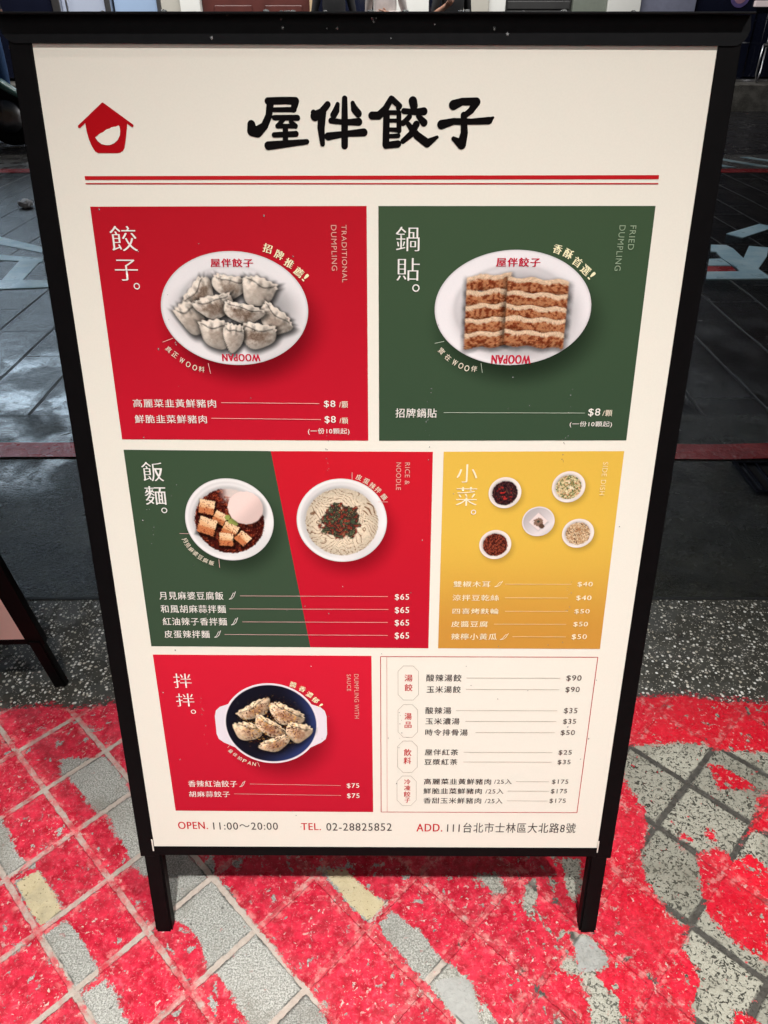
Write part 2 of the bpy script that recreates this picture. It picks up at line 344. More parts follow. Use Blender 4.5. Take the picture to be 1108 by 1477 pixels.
TITLE = [[(-94.65,43.61,2.44),(-79.12,43.17,2.44),(-70.27,43.53,2.66)],[(-70.27,43.53,2.66),(-71.3,47.05,2.44),(-72.33,50.19,2.0)],[(-92.37,50.45,1.56),(-71.66,50.18,1.78)],[(-92.47,44.19,2.66),(-94.4,54.99,2.45),(-98.9,63.34,2.69),(-105.46,67.96,3.82),(-109.89,66.98,3.82),(-110.47,61.99,2.91)],[(-89.79,56.55,1.79),(-69.03,56.68,2.01)],[(-80.9,57.32,1.56),(-86.3,62.5,1.57)],[(-87.24,63.3,1.57),(-72.89,63.25,1.57)],[(-74.98,59.87,1.57),(-71.09,63.24,1.79)],[(-90.52,70.32,1.8),(-70.9,69.45,2.03)],[(-80.09,63.87,2.02),(-80.7,76.94,2.03)],[(-96.18,79.03,2.94),(-80.73,77.55,2.49),(-61.45,75.66,1.81)],[(-41.96,46.16,2.22),(-47.23,51.87,2.45),(-53.35,55.24,3.35),(-54.6,52.49,2.01)],[(-46.8,52.46,2.9),(-48.27,64.76,2.69),(-47.28,77.44,1.81)],[(-33.08,45.94,1.55),(-34.51,50.84,2.45),(-36.82,54.4,2.45)],[(-19.75,44.91,1.55),(-18.03,49.8,2.67),(-14.95,53.14,2.67)],[(-26.79,41.43,1.99),(-27.08,58.72,2.46),(-27.41,78.79,2.49)],[(-39.15,58.76,2.01),(-27.1,60.11,1.79),(-14.56,59.67,2.68)],[(-42.15,71.36,2.7),(-27.25,69.3,2.02),(-9.92,68.03,2.7)],[(14.39,41.29,1.99),(9.11,49.71,2.45),(3.33,54.65,2.68),(-2.69,54.67,2.68)],[(15.06,41.87,2.21),(21.76,47.12,2.0),(20.67,48.69,1.78)],[(10.24,52.26,2.45),(10.07,64.56,2.47),(9.68,77.85,2.49)],[(10.68,52.26,1.56),(21.15,52.23,1.56)],[(21.15,52.23,1.78),(21.54,66.52,1.8)],[(10.71,58.59,1.34),(20.77,58.55,1.34)],[(10.75,65.56,1.35),(21.3,65.92,1.57)],[(10.78,71.18,1.35),(20.91,70.54,1.58)],[(9.69,78.46,2.26),(20.53,77.2,2.49)],[(33.46,43.17,3.1),(34.42,47.08,2.89)],[(25.59,51.03,2.0),(34.51,51.79,2.0),(43.4,51.17,2.67)],[(30.78,55.35,1.79),(26.6,59.53,2.01),(24.83,60.53,2.01)],[(38.58,54.93,1.78),(43.62,60.06,2.69)],[(36.93,61.48,2.46),(32.14,69.49,2.25),(25.02,74.96,1.81)],[(29.77,61.5,1.79),(37.79,70.48,2.7),(46.95,76.5,2.94),(55.83,71.62,1.13)],[(69.48,46.17,3.33),(77.13,43.41,2.44),(89.76,43.37,2.66)],[(89.78,43.76,2.88),(85.22,50.43,2.23),(79.19,54.79,2.01)],[(78.93,54.0,2.23),(80.02,68.32,2.7),(77.94,77.41,3.39),(70.52,72.78,1.58)],[(59.33,61.6,3.14),(69.98,58.98,2.24),(85.64,59.12,2.01),(101.7,58.27,2.46),(105.13,55.89,0.89)]]
HOUSE_BODY = [(-258.79,60.9),(-241.01,46.2),(-221.2,60.77),(-222.14,65.71),(-224.21,74.56),(-226.2,81.26),(-227.9,83.79),(-230.56,85.09),(-233.75,85.55),(-250.62,85.61),(-253.22,84.16),(-255.46,80.24),(-257.44,74.68),(-258.49,68.04)]
HOUSE_ROOF = [(-264.54,64.32),(-241.05,46.47),(-217.08,63.28)]
HOUSE_HOLE = [(-251.26,72.71),(-249.0,72.15),(-247.84,70.49),(-245.82,69.37),(-243.89,68.82),(-241.84,67.43),(-239.83,66.32),(-237.28,65.76),(-235.93,64.93),(-233.39,64.38),(-231.51,64.2),(-229.23,63.26),(-228.41,64.08),(-228.3,67.93),(-229.05,71.25),(-231.74,75.14),(-235.18,77.66),(-239.11,79.07),(-242.84,79.08),(-246.46,78.26),(-249.25,76.04),(-251.07,73.54)]
BARE = [[(-0.484,0.524),(-0.452,0.548),(-0.439,0.534),(-0.413,0.506),(-0.383,0.474),(-0.406,0.452)],[(-0.401,0.445),(-0.377,0.468),(-0.357,0.449),(-0.336,0.425),(-0.324,0.409),(-0.367,0.409)],[(-0.665,0.708),(-0.62,0.708),(-0.597,0.683),(-0.568,0.648),(-0.547,0.632),(-0.558,0.613),(-0.615,0.599)],[(-0.563,0.821),(-0.484,0.826),(-0.466,0.807),(-0.437,0.779),(-0.393,0.695),(-0.362,0.643),(-0.306,0.654),(-0.297,0.637),(-0.278,0.622),(-0.266,0.645),(-0.253,0.613),(-0.177,0.532),(-0.137,0.489),(-0.099,0.454),(-0.065,0.405),(-0.167,0.405),(-0.185,0.429),(-0.205,0.451),(-0.219,0.47),(-0.236,0.481),(-0.248,0.499),(-0.261,0.519),(-0.279,0.538),(-0.3,0.546),(-0.324,0.573),(-0.348,0.615),(-0.363,0.613),(-0.392,0.643),(-0.43,0.689),(-0.449,0.714),(-0.483,0.733),(-0.515,0.766),(-0.551,0.793)],[(-0.009,0.538),(0.011,0.558),(0.026,0.548),(0.05,0.529),(0.068,0.506),(0.082,0.492),(0.104,0.474),(0.117,0.466),(0.124,0.445),(0.129,0.405),(0.107,0.405),(0.061,0.457),(0.025,0.497)],[(0.261,0.529),(0.289,0.524),(0.31,0.492),(0.3,0.488),(0.295,0.498),(0.285,0.474),(0.293,0.462),(0.307,0.445),(0.303,0.405),(0.269,0.405),(0.271,0.445),(0.269,0.47),(0.272,0.492),(0.265,0.506)],[(0.244,0.492),(0.259,0.497),(0.269,0.477),(0.245,0.477)],[(0.131,0.441),(0.147,0.405),(0.12,0.405)],[(0.431,0.846),(0.501,0.852),(0.569,0.855),(0.582,0.839),(0.676,0.836),(0.849,0.836),(0.611,0.397),(0.447,0.405),(0.401,0.413),(0.405,0.437),(0.425,0.462),(0.424,0.479),(0.415,0.506),(0.437,0.534),(0.417,0.543),(0.407,0.573),(0.396,0.604),(0.393,0.632),(0.419,0.683),(0.427,0.727),(0.411,0.772),(0.412,0.807)],[(0.213,0.599),(0.227,0.606),(0.224,0.573),(0.207,0.551),(0.202,0.563)],[(0.273,0.639),(0.3,0.639),(0.294,0.599),(0.278,0.573),(0.271,0.604)],[(0.142,0.61),(0.174,0.613),(0.179,0.589),(0.161,0.581),(0.156,0.594)],[(0.4,0.643),(0.417,0.639),(0.404,0.613),(0.395,0.617)]]
ISLES = [[(0.561,0.814),(0.582,0.807),(0.622,0.772),(0.623,0.762),(0.564,0.759),(0.562,0.786)],[(0.616,0.746),(0.654,0.766),(0.629,0.683),(0.59,0.683),(0.565,0.672),(0.595,0.708)],[(0.484,0.648),(0.52,0.658),(0.539,0.637),(0.569,0.646),(0.596,0.599),(0.538,0.47),(0.512,0.497),(0.49,0.515),(0.481,0.529),(0.472,0.543),(0.469,0.563),(0.474,0.604)],[(0.511,0.683),(0.524,0.683),(0.521,0.669),(0.507,0.668)],[(0.459,0.663),(0.468,0.664),(0.468,0.655),(0.458,0.653)],[(0.407,0.779),(0.409,0.746),(0.421,0.727),(0.425,0.702),(0.403,0.683),(0.382,0.708)],[(0.463,0.683),(0.494,0.677),(0.485,0.666),(0.47,0.669)],[(0.456,0.429),(0.477,0.425),(0.495,0.405),(0.442,0.405)]]
YELLOW = [[(-0.552,0.602),(-0.525,0.621),(-0.501,0.599),(-0.463,0.556),(-0.489,0.537),(-0.517,0.563)],[(-0.094,0.621),(-0.057,0.621),(-0.035,0.599),(-0.014,0.583),(0.004,0.57),(-0.019,0.541),(-0.052,0.568)]]
CEMENT = [[(0.066,0.463),(0.09,0.472),(0.116,0.468),(0.12,0.445),(0.124,0.405),(0.101,0.405)],[(0.264,0.522),(0.289,0.524),(0.31,0.492),(0.294,0.479),(0.264,0.477)]]
RED_MARK = [(1.679,3.872),(1.803,3.872),(1.793,3.775),(1.639,3.769)]
MARKS = [[(-2.398,4.525),(-2.26,4.492),(-1.917,4.257),(-1.879,4.14),(-2.184,4.317),(-2.317,4.348)],[(-2.215,4.125),(-1.829,4.028),(-1.801,3.948),(-2.164,4.014)],[(-1.937,4.001),(-1.826,4.001),(-1.777,3.628),(-1.879,3.628)],[(-1.988,3.628),(-1.648,3.628),(-1.599,3.517),(-1.918,3.474)],[(2.04,4.559),(2.343,4.807),(2.413,4.709),(2.336,4.667),(2.097,4.461)],[(1.854,4.301),(1.938,4.293),(1.947,4.22),(1.924,4.02),(1.919,3.823),(1.916,3.698),(1.896,3.652),(1.757,3.652),(1.806,3.775),(1.818,3.847),(1.807,4.02),(1.826,4.148),(1.798,4.155)],[(1.735,4.006),(1.802,4.013),(1.802,3.879),(1.683,3.879)],[(1.638,3.769),(1.809,3.775),(1.96,3.652),(1.586,3.642)],[(2.056,4.27),(2.149,4.234),(2.063,4.053),(1.917,3.817),(1.924,4.02)]]

# ---------------------------------------------------------------- pavement: red painted tiles, then a washed-pebble strip
xs = np.concatenate([np.arange(-2.6, -.88, .012), np.arange(-.88, .88, .004), np.arange(.88, 2.61, .012)])
ys = np.concatenate([np.arange(-1.4, .34, .012), np.arange(.34, 1.0, .004), np.arange(1.0, 1.2471, .013)])
ys[-1] = 1.247
me, X, Y = grid_mesh('pavement', xs, ys)
A45 = R(45.5); ca, sa = math.cos(A45), math.sin(A45); GA = X*ca + Y*sa; GB = -X*sa + Y*ca
wob = (fbm(X*9, Y*9, 3, 3) - .5)*.05
edge = np.interp(X, [-3, -.73, -.66, -.55, .40, .62, .73, 3], [.920, .920, .930, .940, .956, .957, .947, .95]) + (fbm(X*14, Y*3, 3, 9)-.5)*.022
paint = np.full(X.shape, .05)
for p in BARE: paint = np.minimum(paint, -sdf_poly(X, Y, p))
for p in ISLES: paint = np.maximum(paint, sdf_poly(X, Y, p))
far = np.maximum(np.abs(X) - .80, .40 - Y)       # outside the traced patch the stripes carry on loosely
stripe = .03 - np.abs(((GA - .21 + wob) % .2190) - .03) + .02
paint = np.where(far > 0, np.where(far > .08, stripe, np.minimum(paint, stripe)), paint)
yel = np.full(X.shape, -1.); cem = np.full(X.shape, -1.)
for p in YELLOW: yel = np.maximum(yel, sdf_poly(X, Y, p))
for p in CEMENT: cem = np.maximum(cem, sdf_poly(X, Y, p))
paint = np.minimum(paint, -yel)
paint = np.minimum(paint, -cem)
ti = np.floor((GA-.0342)/.1095).astype(np.int64); tj = np.floor((GB-.0668)/.1089).astype(np.int64)
tone = ((ti*7919 + tj*104729 + 17) % 97) / 96.0          # each tile its own shade
for n, v in (('tone', tone), ('paint', paint), ('yellow', yel), ('cement', cem), ('edge', edge - Y)): fattr(me, n, v)

k = NT('painted_tiles'); x, yy, _ = k.xyz()
ga = k.math('SUBTRACT', k.math('ADD', k.math('MULTIPLY', x, ca), k.math('MULTIPLY', yy, sa)), .0342)
gb = k.math('SUBTRACT', k.math('SUBTRACT', k.math('MULTIPLY', yy, ca), k.math('MULTIPLY', x, sa)), .0668)
JOINT = k.math('MINIMUM', k.math('PINGPONG', ga, .1095/2), k.math('PINGPONG', gb, .1089/2))
n90 = k.math('SUBTRACT', k.noise(90, 5, .6), .5); n300 = k.math('SUBTRACT', k.noise(330, 3, .6), .5)
jag = k.math('ADD', k.math('MULTIPLY', n90, .018), k.math('ADD', k.math('MULTIPLY', n300, .010), k.math('MULTIPLY', k.math('SUBTRACT', k.noise(28, 3), .5), .012)))
rj = k.math('MULTIPLY', jag, k.step(x, .22, .48, 1., 1.9))
red = k.step(k.math('ADD', k.attr('paint'), rj), -.0008, .0008)
wear = k.step(k.math('ADD', k.noise(46, 7, .68, .4), k.math('MULTIPLY', k.noise(6, 2), .22)), .715, .735, 1., 0.)
red = k.math('MULTIPLY', red, wear)
chips = k.step(k.noise(210, 4, .65), .635, .66, 1., .25); red = k.math('MULTIPLY', red, chips)
# paint thins out towards its worn edges
thinp = k.step(k.math('ADD', k.attr('paint'), k.math('MULTIPLY', k.noise(12, 2), .03)), .010, .036, .52, .0)
red = k.math('MULTIPLY', red, k.step(k.math('SUBTRACT', k.noise(140, 5, .7), thinp), .0, .05, .12, 1.))
speck = k.math('MULTIPLY', k.step(k.noise(85, 4, .6), .66, .675), k.step(x, .25, .5, .25, 1.)); red = k.math('MAXIMUM', red, k.math('MULTIPLY', speck, .9))
# unpainted tile: fine grey aggregate, with worm-like pits towards the right
g = k.noise(430, 3, .75); g2 = k.noise(170, 4, .7)
grey = k.mix(k.step(g, .36, .64), (.10, .105, .10), (.60, .60, .56))
grey = k.mix(k.step(g2, .30, .72, 0., .6), grey, (.30, .295, .27))
pit_mask = k.step(x, -.05, .40, .15, 1.)
pit = k.math('MULTIPLY', k.step(k.noise(165, 3, .6, 1.4), .545, .585), pit_mask)
smooth_tile = k.mix(k.math('MULTIPLY', pit_mask, .75), grey, (.38, .36, .285))
grey = k.mix(pit, smooth_tile, (.06, .058, .048))
spot = k.step(k.noise(75, 2, .5), .70, .73); grey = k.mix(k.math('MULTIPLY', spot, .75), grey, (.06, .055, .05))
cemc = k.mix(k.noise(120, 5), (.30, .30, .28), (.40, .40, .38))
grey = k.mix(k.step(k.math('ADD', k.attr('cement'), k.math('MULTIPLY', jag, .5)), -.001, .001), grey, cemc)
yc = k.mix(k.step(k.noise(240, 4, .6), .60, .66), k.mix(k.noise(60), (.52, .43, .25), (.66, .57, .38)), (.22, .16, .08))
grey = k.mix(k.step(k.math('ADD', k.attr('yellow'), jag), -.0008, .0008), grey, yc)
# paint: patchy reds with pink scuffs and darker clots
rc = k.mix(k.step(k.noise(55, 6, .65), .33, .66), (.38, .008, .022), (.68, .026, .060))
rc = k.mix(k.math('MULTIPLY', k.step(k.noise(150, 5, .7, .6), .52, .66), .6), rc, (.78, .13, .17))
rc = k.mix(k.math('MULTIPLY', k.step(k.noise(30, 3, .5), .60, .72), .75), rc, (.40, .006, .018))
toneg = k.math('ADD', .80, k.math('MULTIPLY', k.attr('tone'), .38))
gs = k.t.nodes.new('ShaderNodeVectorMath'); gs.operation = 'SCALE'; k.put(gs.inputs[0], grey); k.put(gs.inputs['Scale'], toneg); grey = gs.outputs[0]
grey = k.mix(k.math('MULTIPLY', k.step(k.noise(9, 5, .65), .48, .68), .55), grey, (.16, .145, .11))
# fresher, deeper red on the right; rubbed-through flecks everywhere
rc = k.mix(k.math('MULTIPLY', k.step(k.math('ADD', x, k.math('MULTIPLY', k.noise(5, 3), .5)), .40, .85), .8), rc, (.72, .010, .024))
fleck = k.math('MULTIPLY', k.step(k.noise(120, 3, .7, .5), .60, .65), k.step(k.noise(15, 3, .6), .42, .62))
rc = k.mix(k.math('MULTIPLY', fleck, .85), rc, (.62, .50, .44))
rs_ = k.t.nodes.new('ShaderNodeVectorMath'); rs_.operation = 'SCALE'; k.put(rs_.inputs[0], rc); k.put(rs_.inputs['Scale'], k.math('ADD', .86, k.math('MULTIPLY', k.attr('tone'), .22))); rc = rs_.outputs[0]
rc = k.mix(k.math('MULTIPLY', k.math('MULTIPLY', k.step(JOINT, .016, .006), k.step(k.noise(70, 4, .7), .50, .62)), .55), rc, (.74, .30, .28))
# joints
jm = k.step(k.math('ADD', JOINT, k.math('MULTIPLY', n90, .006)), .0052, .0036)
jdark = k.step(k.math('ADD', k.math('MULTIPLY', x, .75), k.noise(11, 3, .6)), .60, .68)
jc = k.mix(jdark, k.mix(k.noise(130, 4), (.36, .29, .24), (.58, .50, .44)), k.mix(k.noise(90, 3), (.035, .032, .028), (.13, .12, .105)))
thin = k.step(k.math('SUBTRACT', k.noise(24, 4, .6), k.step(x, -.34, -.05, .10, -.10)), .30, .54, .0, 1.)       # how far the paint still covers the joint
jedge = k.math('MULTIPLY', k.math('SUBTRACT', k.step(JOINT, .0078, .0052), jm, 0., True), k.step(k.noise(30, 4), .42, .60))
base = k.mix(k.math('MULTIPLY', jedge, .75), k.mix(jm, grey, jc), (.05, .045, .04))
jred = k.math('MULTIPLY', red, k.math('SUBTRACT', 1., k.math('MULTIPLY', jm, k.math('SUBTRACT', 1., k.math('MULTIPLY', thin, .93)))))
tile = k.mix(jred, base, rc)
# washed-pebble strip
v = k.voro(122); sel = k.t.nodes.new('ShaderNodeSeparateColor'); k.t.links.new(v.outputs['Color'], sel.inputs[0])
peb = k.math('MULTIPLY', k.step(k.math('ADD', v.outputs['Distance'], k.math('MULTIPLY', n90, .15)), .40, .30), k.step(sel.outputs[0], .50, .52))
v2 = k.voro(270); s2 = k.t.nodes.new('ShaderNodeSeparateColor'); k.t.links.new(v2.outputs['Color'], s2.inputs[0])
peb2 = k.math('MULTIPLY', k.step(v2.outputs['Distance'], .42, .30), k.step(s2.outputs[0], .66, .68))
pc = k.mix(sel.outputs[1], (.50, .45, .36), (.92, .91, .87))
mort = k.mix(k.noise(35, 4), (.022, .022, .019), (.10, .095, .08))
strip = k.mix(peb2, mort, (.46, .43, .37)); strip = k.mix(peb, strip, pc)
em = k.step(k.math('ADD', k.attr('edge'), jag), -.001, .001)
spill = k.math('MULTIPLY', k.step(k.math('ADD', k.attr('edge'), k.math('MULTIPLY', n90, .09)), -.012, -.004), k.step(k.noise(160, 2), .45, .5))
strip = k.mix(k.math('MULTIPLY', spill, .8), strip, (.42, .012, .03))
k.put(k.b.inputs['Base Color'], k.mix(em, strip, tile))
k.put(k.b.inputs['Roughness'], k.math('ADD', k.step(k.noise(18, 4), .35, .7, .17, .40), k.math('MULTIPLY', red, .02)))
hgt = k.math('ADD', k.math('MULTIPLY', jm, -.9), k.math('ADD', k.math('MULTIPLY', red, .22), k.math('ADD', k.math('MULTIPLY', g2, .35), k.math('MULTIPLY', pit, -.5))))
hs = k.math('ADD', k.math('MULTIPLY', peb, 1.2), k.math('MULTIPLY', peb2, .5))
hm = k.t.nodes.new('ShaderNodeMix'); k.put(hm.inputs[0], em); k.put(hm.inputs[2], hs); k.put(hm.inputs[3], hgt)
k.bump(hm.outputs[0], .75, .0025)
tag(link('pavement', me, k.m), kind='structure')

# ---------------------------------------------------------------- gutter, kerb line, road, far side
def wet_floor(name, dark, lite, r0, r1, slab=None, bumpy=.5, grain=60, pool=None):
    k = NT(name); n = k.noise(7, 6, .6); gr = k.noise(grain, 4, .75); x, y, _ = k.xyz()
    c = k.mix(k.step(n, .35, .68), dark, lite)
    c = k.mix(k.math('MULTIPLY', k.step(gr, .55, .72), .6), c, tuple(min(1, v*2.6) for v in lite))
    h = k.math('ADD', k.math('MULTIPLY', k.step(gr, .25, .75), 1.5), k.math('MULTIPLY', k.noise(grain*2.4, 2, .6), .7))
    r = k.step(k.noise(3.2, 5, .65), .38, .64, r0, r1)
    if pool:                                # standing water: smooth, rippled by rain
        p = k.math('MULTIPLY', k.math('MULTIPLY', k.step(y, pool[0], pool[0]+.12), k.step(y, pool[1], pool[1]-.55)), k.math('MULTIPLY', k.step(x, -.35, -.75), k.step(k.noise(5.5, 4, .6, .4), .38, .62)))
        rip = k.math('ADD', k.math('MULTIPLY', k.noise(17, 2., .45, .5), 4.2), k.math('MULTIPLY', h, .25))
        hm = k.t.nodes.new('ShaderNodeMix'); k.put(hm.inputs[0], p); k.put(hm.inputs[2], h); k.put(hm.inputs[3], rip); h = hm.outputs[0]
        rm = k.t.nodes.new('ShaderNodeMix'); k.put(rm.inputs[0], p); k.put(rm.inputs[2], r); rm.inputs[3].default_value = .03; r = rm.outputs[0]
        c = k.mix(p, c, tuple(v*.8 for v in dark))
    if slab:
        xx = k.math('ADD', x, k.math('MULTIPLY', k.noise(1.5, 2), .03))
        d = k.math('PINGPONG', k.math('ADD', xx, slab[1]), slab[0]/2); j = k.step(d, .007, .003)
        row = k.math('FLOOR', k.math('DIVIDE', k.math('ADD', xx, slab[1]), slab[0])); yy = k.math('ADD', y, k.math('MULTIPLY', row, .27))
        j = k.math('MAXIMUM', j, k.math('MULTIPLY', k.step(k.math('PINGPONG', yy, .26), .005, .0025), .35))
        c = k.mix(k.math('MULTIPLY', j, .9), c, (.004, .004, .005)); h = k.math('SUBTRACT', h, k.math('MULTIPLY', j, 2.2)); r = k.math('ADD', r, k.math('MULTIPLY', j, .4))
    k.put(k.b.inputs['Base Color'], c); k.put(k.b.inputs['Roughness'], r); k.bump(h, bumpy, .0013); return k.m
def sheet(name, x0, x1, y0, y1, z, m, nx=2, ny=2, wav=None):
    me, X, Y = grid_mesh(name, np.linspace(x0, x1, nx), np.linspace(y0, y1, ny), z)
    if wav:
        co = np.stack([X, Y + (vnoise(X*2.3, Y*0+1, 5)-.5)*wav*2 + (vnoise(X*9, np.round(Y*50), 8)-.5)*wav*.6, np.full(X.size, z)], 1)
        me.vertices.foreach_set('co', co.astype(np.float32).ravel()); me.update()
    return tag(link(name, me, m), kind='structure')
gutter_m = wet_floor('wet_concrete', (.008, .009, .007), (.030, .030, .023), .10, .34, None, .6, 105, (1.62, 2.75))
sheet('gutter', -14, 14, 1.247, 2.16, -.002, gutter_m)
road_m = wet_floor('wet_slabs', (.0025, .003, .004), (.007, .008, .010), .06, .22, (.22, .04), .6, 62, (2.00, 3.0))
sheet('road', -14, 14, 2.16, 6.62, -.004, road_m)
redline_m = wet_floor('red_line_paint', (.42, .016, .022), (.66, .045, .05), .12, .35, None, .6, 60)
sheet('kerb_line', -14, 14, 1.872, 1.962, .002, redline_m, 400, 2, .012)
sheet('kerb_line', -14, 14, 6.62, 6.80, .000, redline_m, 300, 2, .02)
kerb_m = wet_floor('far_kerb_concrete', (.07, .07, .068), (.16, .155, .15), .15, .45, None, .4)
sheet('far_kerb', -14, 14, 6.62, 7.60, -.004, kerb_m)
farpave_m = wet_floor('far_pavement_slabs', (.010, .010, .013), (.03, .03, .035), .12, .4, (.4, .1), .4)
sheet('far_pavement', -14, 14, 7.60, 11.40, -.004, farpave_m)
groove = BM(); box(groove, -14, 14, 1.243, 1.251, -.006, .0015, 0); tag(obj('gutter_edge', groove, mat('groove_dark', (.01, .01, .01), .6)), kind='structure')
base = BM(); box(base, -60, 60, -30, 60, -.6, -.05); tag(obj('ground', base, mat('ground_dark', (.03, .03, .03), .7)), kind='structure')
# painted figures on the road slabs and stripes on the far kerb
mark_m = wet_floor('road_paint', (.46, .70, .80), (.72, .90, .95), .25, .5, None, .25)
bm = BM()
for i, p in enumerate(MARKS): prism(bm, p, -.0042 - i*.0001, -.0008 + i*.0004)
tag(obj('road_marking', bm, mark_m), kind='structure')
bm = BM(); prism(bm, RED_MARK, -.0042, -.0009); tag(obj('road_marking', bm, redline_m), kind='structure')
bm = BM()
for i in range(16):
    x0 = 2.6 + i*.34; prism(bm, [(x0, 6.9), (x0+.09, 6.9), (x0-.25, 7.45), (x0-.34, 7.45)], -.004, -.0005)
tag(obj('road_marking', bm, mark_m), kind='structure')

# ---------------------------------------------------------------- printing: everything on the poster is flat ink (colours per vertex)
INK = .92
def ink(c): return lin(c) * INK
km = NT('printed_card')
cn = km.t.nodes.new('ShaderNodeVertexColor'); cn.layer_name = 'print'
grain = km.noise(600, 2); gm = km.t.nodes.new('ShaderNodeVectorMath'); gm.operation = 'SCALE'; km.put(gm.inputs[0], cn.outputs[0]); km.put(gm.inputs['Scale'], km.step(grain, .3, .7, .99, 1.01)); km.put(km.b.inputs['Base Color'], gm.outputs[0])
km.put(km.b.inputs['Roughness'], km.step(km.noise(9, 3), .3, .7, .34, .46)); km.b.inputs['Specular IOR Level'].default_value = .04
PRINT = km.m

class Sheet:                                # collects flat pieces (mm, y down) and builds one printed mesh
    def __init__(s): s.V = []; s.F = []; s.C = []; s.n = 0; s.lift = 0.
    def add(s, P, F, z, c):
        P = np.asarray(P, float); n = len(P)
        s.V.append(np.stack([P[:, 0]/1000, -P[:, 1]/1000, np.full(n, z)], 1)); F = np.asarray(F)
        if F.shape[1] == 4: F = np.concatenate([F[:, [0, 1, 2]], F[:, [0, 2, 3]]])
        s.F.append(F + s.n); s.n += n
        c = np.asarray(c, float); s.C.append(np.tile(c, (n, 1)) if c.ndim == 1 else c)
    def poly(s, pts, z, c):
        t = bmesh.new(); vs = [t.verts.new((x, y, 0)) for x, y in pts]; t.faces.new(vs)
        r = bmesh.ops.triangulate(t, faces=t.faces[:]); t.verts.index_update()
        s.add(pts, [[v.index for v in f.verts] for f in t.faces], z, c); t.free()
    def stroke(s, pts, w, z, c):            # pts [(x,y,r)] brush stroke with round ends
        for i, (x, y, r) in enumerate(pts):
            a = np.linspace(0, 2*np.pi, 20, endpoint=False)
            s.poly([(x+r*math.cos(t), y+r*math.sin(t)) for t in a], z + s.nudge(), c)
            if i:
                x0, y0, r0 = pts[i-1]; d = math.hypot(x-x0, y-y0) or 1; nx, ny = -(y-y0)/d, (x-x0)/d
                s.poly([(x0+nx*r0, y0+ny*r0), (x+nx*r, y+ny*r), (x-nx*r, y-ny*r), (x0-nx*r0, y0-ny*r0)], z + s.nudge(), c)
    def nudge(s): s.lift = (s.lift + 4e-6) % 2.4e-4; return s.lift
    def line(s, x0, y0, x1, y1, w, z, c):
        d = math.hypot(x1-x0, y1-y0); nx, ny = -(y1-y0)/d*w/2, (x1-x0)/d*w/2
        s.poly([(x0+nx, y0+ny), (x1+nx, y1+ny), (x1-nx, y1-ny), (x0-nx, y0-ny)], z + s.nudge(), c)
    def ring(s, x, y, r, w, z, c, n=28):
        a = np.linspace(0, 2*np.pi, n, endpoint=False); P = np.concatenate([np.stack([x+q*np.cos(a), y+q*np.sin(a)], 1) for q in (r-w, r)])
        s.add(P, [[i, (i+1) % n, n+(i+1) % n, n+i] for i in range(n)], z, c)
    def text(s, body, cx, cy, w, h, rot, z, c, off=0., dup=0.):
        V, F = glyphs(body, -.006 if off < -.01 and body in '麵麗' else off); lo, hi = V.min(0), V.max(0); P = (V - (lo+hi)/2) / np.maximum(hi-lo, 1e-6) * [w, -h]
        em = h / max(hi[1]-lo[1], .5); a = R(-rot); m = np.array([[math.cos(a), math.sin(a)], [-math.sin(a), math.cos(a)]])
        for i, d in enumerate(([-dup, dup] if dup else [0])):
            s.add((P + [d*em, 0]) @ m + [cx, cy], F, z + s.nudge(), c)
    def build(s, name, parent, M):
        V = np.concatenate(s.V); F = np.concatenate(s.F); C = np.concatenate(s.C)
        Mn = np.array(M); V = V @ Mn[:3, :3].T + Mn[:3, 3]
        return link(name, np_mesh(name, V, F, C), PRINT, parent)
_gl = {}
def glyphs(body, off):
    if (body, off) not in _gl:
        c = bpy.data.curves.new('lettering', 'FONT'); c.body = body; c.offset = off; c.space_character = 1.12 if len(body) > 1 else 1.; c.resolution_u = 4
        o = bpy.data.objects.new('lettering', c); COL.objects.link(o)
        m = o.evaluated_get(bpy.context.evaluated_depsgraph_get()).to_mesh(); m.calc_loop_triangles()
        V = np.array([v.co[:2] for v in m.vertices]); F = np.array([t.vertices[:] for t in m.loop_triangles])
        bpy.data.objects.remove(o); bpy.data.curves.remove(c); _gl[body, off] = (V, F)
    return _gl[body, off]

